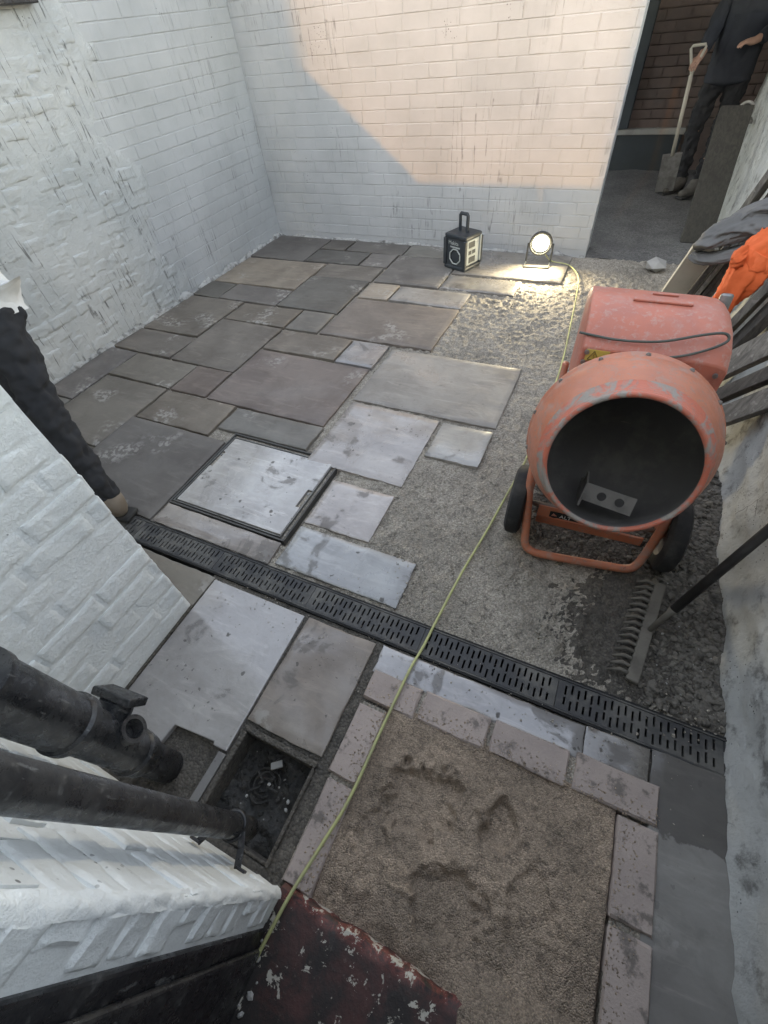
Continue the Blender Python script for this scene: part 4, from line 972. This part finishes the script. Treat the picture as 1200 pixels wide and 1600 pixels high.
# ------------------------------------------------------------------ yellow cord
pts = [(-.372, -.60, .040), (-.362, -.40, .040), (-.345, -.205, .044), (-.322, -.06, .030), (-.300, .08, .024), (-.292, .30, .024), (-.283, .516, .018), (-.272, .62, .006), (-.262, .75, .004), (-.240, .974, .012), (-.205, 1.25, .004), (-.178, 1.50, .002), (-.152, 1.742, .002), (-.146, 2.11, .002), (-.139, 2.438, .004), (-.146, 2.769, .006), (-.182, 3.288, .010), (-.209, 3.644, .012), (-.25, 4.0, .004), (-.36, 4.22, .004), (-.52, 4.27, .01), (-.60, 4.25, .10)]
mb = MB(); mb.tube(smooth_pts(pts, 6), .0052, 8); tag(mb.build('power_cord', M['cord'], None, True), 'thin yellow cord running from the doorstep past the mixer to the lamp', 'cord')

# ------------------------------------------------------------------ timber leaning on the right wall
UP = Vector((.18, -.33, 1)).normalized()
def plank(base, L, wdir, wid, th, mat, label, cat='timber', up=UP, name='timber_plank', group='timber leaning on the right wall'):
    base = Vector(base); wd = Vector(wdir); wd = (wd - up * wd.dot(up)).normalized(); nd = up.cross(wd)
    mb = MB(); K = 10; s = base.x * 9 + base.y * 5
    for i in range(K + 1):
        c_ = base + up * (L * i / K) + nd * (.006 * math.sin(3.1 * i / K + s))
        for (a, b) in ((-1, -1), (1, -1), (1, 1), (-1, 1)):
            mb.v.append(tuple(c_ + wd * (wid / 2 * a + .002 * N3(i * 1.3, a, s)) + nd * th / 2 * b))
    for i in range(K):
        for j in range(4): mb.f.append((i * 4 + j, i * 4 + (j + 1) % 4, i * 4 + 4 + (j + 1) % 4, i * 4 + 4 + j))
    mb.f.append((0, 3, 2, 1)); mb.f.append((K * 4, K * 4 + 1, K * 4 + 2, K * 4 + 3))
    return tag(mb.build(name, mat, None, bevel=.003), label, cat, group)
plank((.315, 3.30, -.01), .62, (1, .12, 0), .135, .022, M['wood_cream'], 'cream painted board at the left of the leaning timber under the grey jumper')
plank((.405, 3.335, -.01), .62, (.2, 1, 0), .10, .024, M['wood_dark'], 'dark plank edge on, touching the cream board')
plank((.440, 3.33, -.01), .62, (.2, 1, 0), .10, .024, M['wood'], 'grey plank edge on, second behind the cream board')
plank((.475, 3.335, -.01), .63, (.2, 1, 0), .10, .026, M['wood_dark'], 'dark plank edge on, third behind the cream board')
plank((.510, 3.36, -.01), .60, (.2, 1, 0), .10, .030, M['wood'], 'grey plank edge on, last behind the cream board')
plank((.44, 3.62, -.01), 1.62, (.5, 1, 0), .13, .03, M['wood'], 'tall grey plank rising behind the grey jumper')
plank((.51, 3.62, -.01), 1.62, (.5, 1, 0), .09, .03, M['wood_dark'], 'tall dark plank rising behind the grey jumper')
UPB = Vector((.22, -.28, 1)).normalized()
plank((.545, 2.78, -.01), 1.15, (.55, 1, 0), .15, .035, M['wood'], 'wide grey plank leaning just below the orange jacket', up=UPB)
plank((.600, 2.70, -.01), 1.15, (1, .1, 0), .05, .075, M['wood_dark'], 'dark square post beside the wide grey plank', up=UPB)
UPC = Vector((.50, -.42, .9)).normalized()
plank((.47, 2.42, .12), .60, (-.3, 1, .6), .11, .04, M['wood'], 'short grey board low on the pile right of the drum', up=UPC)
plank((.50, 2.30, .06), .62, (-.3, 1, .6), .06, .05, M['wood_dark'], 'dark batten low on the pile right of the drum', up=UPC)
plank((.53, 2.20, .02), .55, (-.3, 1, .6), .09, .045, M['wood'], 'lowest grey board beside the drum', up=UPC)

# ------------------------------------------------------------------ clothes on the timber
def cloth(name, spine, radii, flat_n, mat, label, cat, seed, folds=7, amp=.16, squash=.5):
    P = smooth_pts(spine, 14); m_ = len(P); NR = 56; mb = MB(); F_ = Vector(flat_n).normalized()
    for i, p in enumerate(P):
        d = (P[min(i + 1, m_ - 1)] - P[max(i - 1, 0)]).normalized(); a_ = (F_ - d * F_.dot(d)).normalized(); b_ = d.cross(a_)
        t_ = i / (m_ - 1) * (len(radii) - 1); k = int(min(t_, len(radii) - 2)); r_ = radii[k] + (radii[k + 1] - radii[k]) * (t_ - k)
        for j in range(NR):
            an = 2 * math.pi * j / NR
            ca_ = math.cos(an); sa_ = math.sin(an); tt = i / m_ * len(spine)
            cr_ = (1 - abs(N3(ca_ * 1.6 + tt * .35, sa_ * 1.6 + tt * .5, seed))) ** 4 + .6 * (1 - abs(N3(ca_ * 3.4 + tt * .8, sa_ * 3.4 - tt * .7, seed + 4))) ** 6
            rr = r_ * (1 + amp * 1.5 * N3(ca_ * 1.5, sa_ * 1.5 + tt * .9, seed) + amp * 1.3 * (cr_ - .5))
            mb.v.append(tuple(p + b_ * rr * math.cos(an) + a_ * rr * squash * math.sin(an)))
    for i in range(m_ - 1):
        for j in range(NR):
            a = i * NR + j; b = i * NR + (j + 1) % NR; mb.f.append((a, b, b + NR, a + NR))
    mb.f.append(tuple(range(NR))); mb.f.append(tuple((m_ - 1) * NR + j for j in range(NR)))
    return mb
jm = empty('jumper', (.5, 3.05, .6), 'dark grey jumper draped over the tops of the leaning boards', 'jumper')
cloth('jumper', [(.385, 3.06, .585), (.42, 3.03, .645), (.50, 3.0, .70), (.60, 2.96, .735), (.70, 2.93, .735)], [.045, .085, .09, .095, .08], (.25, -.3, 1), M['cloth_grey'], '', '', 1.0).build('body_fold', M['cloth_grey'], jm, True)
cloth('jumper', [(.375, 3.05, .548), (.43, 2.99, .555), (.52, 2.93, .60), (.61, 2.87, .665), (.70, 2.82, .70)], [.040, .055, .055, .06, .055], (.25, -.3, 1), M['cloth_grey'], '', '', 4.0).build('hem_fold', M['cloth_grey'], jm, True)
cloth('jumper', [(.46, 3.05, .70), (.52, 3.03, .755), (.58, 3.0, .79), (.66, 2.97, .81)], [.03, .055, .06, .05], (.25, -.3, 1), M['cloth_grey'], '', '', 8.0).build('sleeve', M['cloth_grey'], jm, True)
hv = empty('hi_vis_jacket', (.56, 2.8, .5), 'bright orange work jacket hanging over the leaning boards', 'jacket')
cloth('j', [(.535, 2.79, .655), (.585, 2.78, .665), (.66, 2.76, .69), (.72, 2.74, .70)], [.05, .09, .10, .08], (-.5, -.8, .5), M['cloth_orange'], '', '', 2.0, 5, .14, .42).build('body_fold', M['cloth_orange'], hv, True)
cloth('j', [(.615, 2.76, .67), (.585, 2.75, .58), (.562, 2.76, .50), (.548, 2.78, .42), (.540, 2.81, .335)], [.085, .085, .068, .060, .046], (-.5, -.8, .3), M['cloth_orange'], '', '', 5.0, 5, .16, .42).build('sleeve', M['cloth_orange'], hv, True)
cloth('j', [(.50, 2.77, .640), (.525, 2.76, .648), (.55, 2.76, .65)], [.024, .042, .04], (-.5, -.8, .5), M['cloth_orange'], '', '', 9.0, 4, .2, .6).build('cuff', M['cloth_orange'], hv, True)

# ------------------------------------------------------------------ people
def skin_mesh(name, chains, mat, parent, root=0, lv=2, fold=0.0):
    """chains: list of lists of (pos, radius); shared positions merge"""
    vs = []; rs = []; es = []; idx = {}
    def vid(p, r):
        k = tuple(round(q, 4) for q in p)
        if k in idx: return idx[k]
        idx[k] = len(vs); vs.append(Vector(p)); rs.append(r); return idx[k]
    for ch in chains:
        pr = None
        for (p, r) in ch:
            i = vid(p, r)
            if pr is not None: es.append((pr, i))
            pr = i
    org = wloc(parent)
    me = bpy.data.meshes.new(name); me.from_pydata([tuple(v - org) for v in vs], es, [])
    o = bpy.data.objects.new(name, me); col.objects.link(o); o.parent = parent
    md = o.modifiers.new('skin', 'SKIN'); md.use_smooth_shade = True
    sk = me.skin_vertices[0].data
    for i, r in enumerate(rs): sk[i].radius = r if isinstance(r, tuple) else (r, r)
    sk[root].use_root = True
    sb = o.modifiers.new('sub', 'SUBSURF'); sb.levels = lv; sb.render_levels = lv
    if fold:
        tx = bpy.data.textures.new('fold', 'CLOUDS'); tx.noise_scale = .06; tx.noise_depth = 1
        dm = o.modifiers.new('folds', 'DISPLACE'); dm.texture = tx; dm.strength = fold; dm.mid_level = .5; dm.texture_coords = 'LOCAL'
    me.materials.append(mat); return o
def person(base, J, mats, label, boots):
    p = empty('person', base, label, 'person')
    hip, chest, neck, head = J['hip'], J['chest'], J['neck'], J['head']
    body = [[(hip, .10), (chest, .125), (neck, .052), (head, .09)]]
    for s in 'LR':
        body.append([(hip, .10), (J['hip' + s], .07), (J['knee' + s], .055), (J['ankle' + s], .038), (J['toe' + s], .035)])
        hd_ = (Vector(J['hand' + s]) - Vector(J['wr' + s])).normalized(); sd2 = hd_.cross(Vector((0, 0, 1))).normalized(); cu_ = sd2.cross(hd_)
        for q_ in range(4):
            b0 = Vector(J['hand' + s]) + hd_ * .02 + sd2 * (.018 * (q_ - 1.5)); fl = (.030, .036, .034, .026)[q_]
            body.append([(J['hand' + s], .026), (b0, .010), (b0 + hd_ * fl - cu_ * .008, .009), (b0 + hd_ * fl * 1.5 - cu_ * .032, .008)])
        b0 = Vector(J['wr' + s]).lerp(Vector(J['hand' + s]), .4); body.append([(b0 + sd2 * .02, .012), (b0 + sd2 * .045 + hd_ * .02, .010), (b0 + sd2 * .05 + hd_ * .05 - cu_ * .015, .009)])
        body.append([(J['wr' + s], .030), (b0 + sd2 * .02, .012)])
        body.append([(chest, .125), (J['sh' + s], .05), (J['el' + s], .042), (J['wr' + s], .030), (J['hand' + s], .026)])
    skin_mesh('body', body, M['skin'], p)
    tr = [[(Vector(hip) + Vector((0, 0, .12)), (.17, .15)), (hip, (.175, .15))]]
    for s in 'LR': tr.append([(hip, (.175, .15)), (J['hip' + s], .112), (Vector(J['hip' + s]).lerp(Vector(J['knee' + s]), .5), .086), (J['knee' + s], .072), (Vector(J['knee' + s]).lerp(Vector(J['ankle' + s]), .55), .064), (Vector(J['ankle' + s]) + Vector((0, 0, -.01)), .062)])
    skin_mesh('trousers', tr, M[mats[0]], p, 1, 4, .05)
    tp = [[(Vector(hip) + Vector((0, 0, mats[2])), (.21, .185)), (Vector(hip).lerp(Vector(chest), .4), (.20, .175)), (chest, .185), (Vector(chest).lerp(Vector(neck), .7), .09)]]
    for s in 'LR': tp.append([(chest, .185), (J['sh' + s], .085), (J['el' + s], .062), (Vector(J['el' + s]).lerp(Vector(J['wr' + s]), .9), .05)])
    skin_mesh('top', tp, M[mats[1]], p, 1, 4, .022)
    for s in 'LR':
        a = Vector(J['ankle' + s]); t_ = Vector(J['toe' + s]); d = (t_ - a); d.z = 0; d.normalize()
        mb = MB(); q2 = d.cross(Vector((0, 0, 1))); c2 = Vector((a.x, a.y, .012)) + d * .07
        mb.obox(c2, d, q2, Vector((0, 0, 1)), .13, .046, .011); mb.build('boot_sole', M['rubber'], p, bevel=.008)
        b = skin_mesh('boot', [[(a + Vector((0, 0, .05)), .058), (Vector((a.x, a.y, .055)), .056), (Vector((a.x, a.y, .045)) + d * .09, (.050, .044)), (Vector((a.x, a.y, .038)) + d * .19, (.046, .034))], [(Vector((a.x, a.y, .055)), .056), (Vector((a.x, a.y, .045)) - d * .05, .045)]], M[boots], p, 1)
    # head details
    h = Vector(head)
    mb = MB(); mb.lathe(h - Vector((0, 0, .03)), (0, 0, 1), [(.03, .098), (.08, .100), (.12, .085), (.15, .05), (.16, 0)], 20); mb.build('hair', M['hair'], p, True)
    return p
V = Vector
# helper by the outbuilding corner: only hip and leg show
person((-2.1, .75, 0), dict(hip=V((-2.28, .86, .90)), chest=V((-2.34, .88, 1.30)), neck=V((-2.36, .90, 1.48)), head=V((-2.36, .93, 1.62)),
    hipR=V((-2.165, .845, .84)), kneeR=V((-2.055, .740, .47)), ankleR=V((-1.935, .690, .11)), toeR=V((-2.06, .665, .04)),
    hipL=V((-2.32, .85, .84)), kneeL=V((-2.36, .80, .47)), ankleL=V((-2.38, .74, .11)), toeL=V((-2.38, .61, .04)),
    shR=V((-2.18, .86, 1.40)), elR=V((-2.22, .78, 1.22)), wrR=V((-2.30, .66, 1.25)), handR=V((-2.36, .62, 1.27)),
    shL=V((-2.52, .90, 1.40)), elL=V((-2.52, .84, 1.16)), wrL=V((-2.44, .68, 1.14)), handL=V((-2.38, .63, 1.16))),
    ('cloth_black', 'cloth_white', .075), 'person in black trousers standing behind the white outbuilding corner', 'boot')
# labourer in the passage with the spade
person((.44, 6.32, 0), dict(hip=V((.46, 6.40, .90)), chest=V((.46, 6.42, 1.30)), neck=V((.46, 6.42, 1.48)), head=V((.46, 6.40, 1.63)),
    hipR=V((.36, 6.40, .86)), kneeR=V((.34, 6.36, .48)), ankleR=V((.37, 6.34, .11)), toeR=V((.28, 6.26, .04)),
    hipL=V((.56, 6.40, .86)), kneeL=V((.55, 6.30, .48)), ankleL=V((.53, 6.22, .11)), toeL=V((.44, 6.13, .04)),
    shR=V((.28, 6.40, 1.40)), elR=V((.22, 6.34, 1.16)), wrR=V((.19, 6.24, 1.03)), handR=V((.165, 6.20, 1.0)),
    shL=V((.64, 6.40, 1.40)), elL=V((.68, 6.32, 1.16)), wrL=V((.56, 6.18, 1.10)), handL=V((.50, 6.15, 1.10))),
    ('cloth_black', 'cloth_navy', -.10), 'person in dark work clothes standing in the passage', 'boot_dark')
spd = empty('spade', (.2, 6.2, 0), 'long handled spade held upright in the passage', 'spade')
g0 = V((.140, 6.2, 1.04)); g1 = V((.215, 6.21, .33)); gd = (g1 - g0).normalized()
mb = MB(); mb.tube([g0 + gd * .13, g1], .017, 10); mb.build('shaft', M['wood_cream'], spd, True)
mb = MB(); mb.tube([g0 + gd * .13, g0 + V((-.055, 0, .04)), g0 + V((-.045, 0, .055)), g0 + V((.05, 0, .06)), g0 + V((.06, 0, .045)), g0 + gd * .13], .011, 8); mb.build('grip', M['wood_cream'], spd)
mb = MB(); mb.bar(g1 - gd * .02, g1 + gd * .30, .17, .006, (0, -1, 0)); mb.build('blade', M['galv'], spd, bevel=.004)

# ------------------------------------------------------------------ passage beyond the gate gap
tag(grid_obj('passage_floor', frange(-1.6, 3.0, .05), frange(4.46, 8.0, .05), lambda x, y: (x, y, -.018 + .012 * FB(x * 3, y * 3, 5, 4) + (.018 if y > 4.62 else 0)), M['tarmac']), 'dusty concrete floor of the passage', kind='structure')
pw = wall_core('passage_wall', [(-2.0, 3.5, 7.21, 7.45, -.1, 3.2)], M['brick_red'], 'red brick wall at the far side of the passage', 'wall')
rest = MB(); rs = random.Random(4)
for k in range(32):
    s = -2.0 - (.11 if k % 2 else 0); zc = .42 + k * .083
    while s < 3.4:
        rest.obox((s + .107, 7.2 + rs.uniform(-.002, .002), zc), (1, 0, 0), (0, 1, 0), (0, 0, 1), .107, .02, .037); s += .224
tag(rest.build('brickwork', M['brick_red'], pw, fix=False), kind='stuff')
mb = MB(); mb.box(-2.0, 3.5, 4.705, 7.45, 2.06, 2.35); mb.build('passage_shade_cover', M['wood_dark'], pw)  # unseen cover added to darken the passage and stop sun slivers
mb = MB(); mb.box(1.0, 1.2, 6.5, 7.2, -.1, 2.25); mb.build('side_wall', M['brick_red'], pw)
mb = MB(); mb.box(-2.0, .30, 7.12, 7.21, .33, .385); mb.build('pale_ledge', M['concrete'], pw, bevel=.008)
mb = MB(); mb.box(-2.0, .28, 7.14, 7.208, -.05, .33); mb.build('dark_plinth', M['dark_door'], pw)
mb = MB(); mb.box(-.95, -.30, 7.10, 7.19, .385, 2.4); tag(mb.build('passage_door', M['dark_door'], None, bevel=.01), 'dark blue grey door panel at the left of the passage', 'door')
plank((.565, 4.92, -.01), .96, (1, .1, 0), .23, .04, m_wood('olive_dark_board', (.062, .058, .046), (.035, .033, .027), 0), 'broad dark olive board standing against the wall end in the passage', up=V((-.03, .5, .8)).normalized(), group='boards in the passage')
mb = MB()
# hose reel ring seen by the wall end
cr = empty('cable_reel', (.66, 6.02, .64), 'small round reel on the board by the wall end', 'reel')
c_ = V((.655, 5.93, .70)); a_ = V((-.1, -1, .35)).normalized()
for r_, mt_ in ((.055, 'concrete'), (.025, 'concrete')):
    u_ = a_.orthogonal().normalized(); q_ = a_.cross(u_)
    mb = MB(); mb.tube([c_ + (u_ * math.cos(t_) + q_ * math.sin(t_)) * r_ for t_ in [2 * math.pi * k / 24 for k in range(25)]], .011, 8, False); mb.build('reel_ring', M[mt_], cr, True)
mb = MB(); mb.lathe(c_, a_, [(-.02, 0), (-.02, .05), (.0, .05), (.0, 0)], 20); mb.build('reel_core', M['rubber'], cr)
mb = MB(); mb.box(.60, .735, 5.84, 6.0, .625, .645); mb.build('reel_base', M['wood'], cr)
# stone lying by the gap
def rock(mb, c, r, rs, sub=1, sq=.7):
    t_ = (1 + 5 ** .5) / 2
    V0 = [(-1, t_, 0), (1, t_, 0), (-1, -t_, 0), (1, -t_, 0), (0, -1, t_), (0, 1, t_), (0, -1, -t_), (0, 1, -t_), (t_, 0, -1), (t_, 0, 1), (-t_, 0, -1), (-t_, 0, 1)]
    F0 = [(0, 11, 5), (0, 5, 1), (0, 1, 7), (0, 7, 10), (0, 10, 11), (1, 5, 9), (5, 11, 4), (11, 10, 2), (10, 7, 6), (7, 1, 8), (3, 9, 4), (3, 4, 2), (3, 2, 6), (3, 6, 8), (3, 8, 9), (4, 9, 5), (2, 4, 11), (6, 2, 10), (8, 6, 7), (9, 8, 1)]
    sx = rs.uniform(.7, 1.3); sy = rs.uniform(.7, 1.3); a = rs.uniform(0, 6.28); ca = math.cos(a); sa = math.sin(a); P = []
    for (x, y, z) in V0:
        k = r / 1.9 * rs.uniform(.72, 1.2); x *= k * sx; y *= k * sy; z *= k * sq
        P.append((c[0] + x * ca - y * sa, c[1] + x * sa + y * ca, c[2] + z))
    mb.add(P, F0)
mb = MB(); rs = random.Random(2); rock(mb, (.29, 4.30, .03), .07, rs); tag(mb.build('stone', M['concrete'], None), 'pale stone lying on the ground before the passage', 'stone')

# ------------------------------------------------------------------ gravel and crumbs
rs = random.Random(9); mb = MB()
for i in range(6500):
    x = rs.triangular(.43, .742, .735); y = rs.uniform(.735, 2.6)
    if y > 1.75 and rs.random() < .4: continue
    r_ = rs.choice((.004, .005, .006, .008, .010, .013)) * rs.uniform(.8, 1.3)
    rock(mb, (x, y, bed_z(x, y) + .004 + r_ * .25), r_, rs)
for i in range(1500):
    x = rs.uniform(-.04, .46); y = rs.uniform(1.25, 1.85); r_ = rs.choice((.005, .007, .010)) * rs.uniform(.8, 1.3)
    rock(mb, (x, y, bed_z(x, y) + .004 + r_ * .2), r_, rs)
M['gravel'] = m_simple('crushed_stone', (.17, .155, .132), .75, (.06, .055, .048), .9, 0, .5, 70, None, 30)
def sub_mask(x, y):
    n_ = .05 * FB(x * 6, y * 6, 2, 3) + .03 * FB(x * 20, y * 20, 4, 2)
    a = (x - .50) * 6 + n_ * 8
    b = 1 - math.hypot((x - .20) / .29, (y - 1.56) / .33) + n_ * 2
    c__ = 1 - math.hypot((x - .46) / .30, (y - 1.00) / .36) + n_ * 3.2
    return max(-1, min(1, 3 * max(a, b, c__)))
tag(grid_obj('dark_subsoil', frange(-.10, .748, .012), frange(.7175, 2.7, .012), lambda x, y: (x, y, bed_z(x, y) + .009 * sub_mask(x, y) - .003 + .006 * FB(x * 50, y * 50, 3, 3) + .010 * max(0, FB(x * 13, y * 13, 6, 3))), M['soil']), 'dark stony subsoil along the right wall', kind='structure')
tag(mb.build('gravel', M['gravel'], None, fix=False), 'dark crushed stone along the foot of the right wall', 'gravel', kind='stuff')
mb = MB()
def crumb(x, y, z, r_): rock(mb, (x, y, z + r_ * .2), r_, rs)
for i in range(5200):
    x = rs.uniform(-1.1, .45); y = .74 + 3.0 * rs.random() ** 1.4
    if x > .05 and y < 1.9 and rs.random() < .8: continue
    if under_slab(x, y) or (-1.8 < x < -1.05 and y < 1.45): continue
    crumb(x, y, bed_z(x, y), rs.choice((.002, .002, .003, .003, .004, .006)))
for i in range(420):   # on slab edges by the drain and on the setts
    x = rs.uniform(-1.2, .7); y = rs.choice((rs.gauss(.74, .03), rs.gauss(.56, .03), rs.gauss(.48, .05))); crumb(x, y, .001 if not .59 < y < .71 else -.006, rs.choice((.0015, .002, .003)))
for (cx, cy, n_) in ((-.5, .95, 50), (.10, .92, 50), (-.02, 1.06, 60), (-.42, .86, 30), (.60, .73, 22)):
    for i in range(n_):
        x = rs.gauss(cx, .06); y = rs.gauss(cy, .05); crumb(x, y, max(bed_z(x, y), -.004) if y > .715 else -.004, rs.choice((.002, .003, .004, .006)))
tag(mb.build('mortar_crumbs', M['mortar'], None, fix=False), 'crumbs of mortar scattered over the bed and slab edges', 'mortar crumbs', kind='stuff')
sg_ = MB()
for i in range(1500):
    k_ = rs.random()
    if k_ < .4: x = rs.uniform(-.40, .54); y = .372 + abs(rs.gauss(0, .03))
    elif k_ < .7: x = .440 + abs(rs.gauss(0, .028)); y = rs.uniform(-.4, .37)
    else: x = -.300 - abs(rs.gauss(0, .028)); y = rs.uniform(-.17, .37)
    r_ = rs.choice((.0012, .0016, .002, .003)); rock(sg_, (x, y, .0115 + r_ * .2), r_, rs)
tag(sg_.build('sand_grains', M['sand'], None, fix=False), 'loose sand spilt over the setts', 'sand', kind='stuff')
mb = MB()
for i in range(60): 
    x = rs.uniform(.5, .74); y = rs.uniform(.74, 1.3); crumb(x, y, bed_z(x, y) + .006, rs.choice((.0025, .003, .005)))
for i in range(11):
    x = rs.uniform(-.73, -.46); y = rs.uniform(-.15, .1); crumb(x, y, -.08, rs.choice((.003, .004, .006)))
for i in range(22):
    x = rs.uniform(-.385, -.33); y = rs.uniform(-.50, -.20); crumb(x, y, .034, rs.choice((.003, .005, .008)))
wet = MB()
for i in range(110):
    x = rs.uniform(-.725, -.465); y = rs.uniform(-.155, .10); rock(wet, (x, y, -.086 + .012 * FB(x * 16, y * 16, 4, 4)), rs.choice((.003, .004, .006, .009)), rs)
tag(wet.build('gully_debris', M['silt'], None, fix=False), 'wet black debris lying in the gully', 'debris', kind='stuff')
tag(mb.build('pale_chips', M['concrete'], None, fix=False), 'pale chips of paint and stone among the gravel and doorstep', 'chips', kind='stuff')
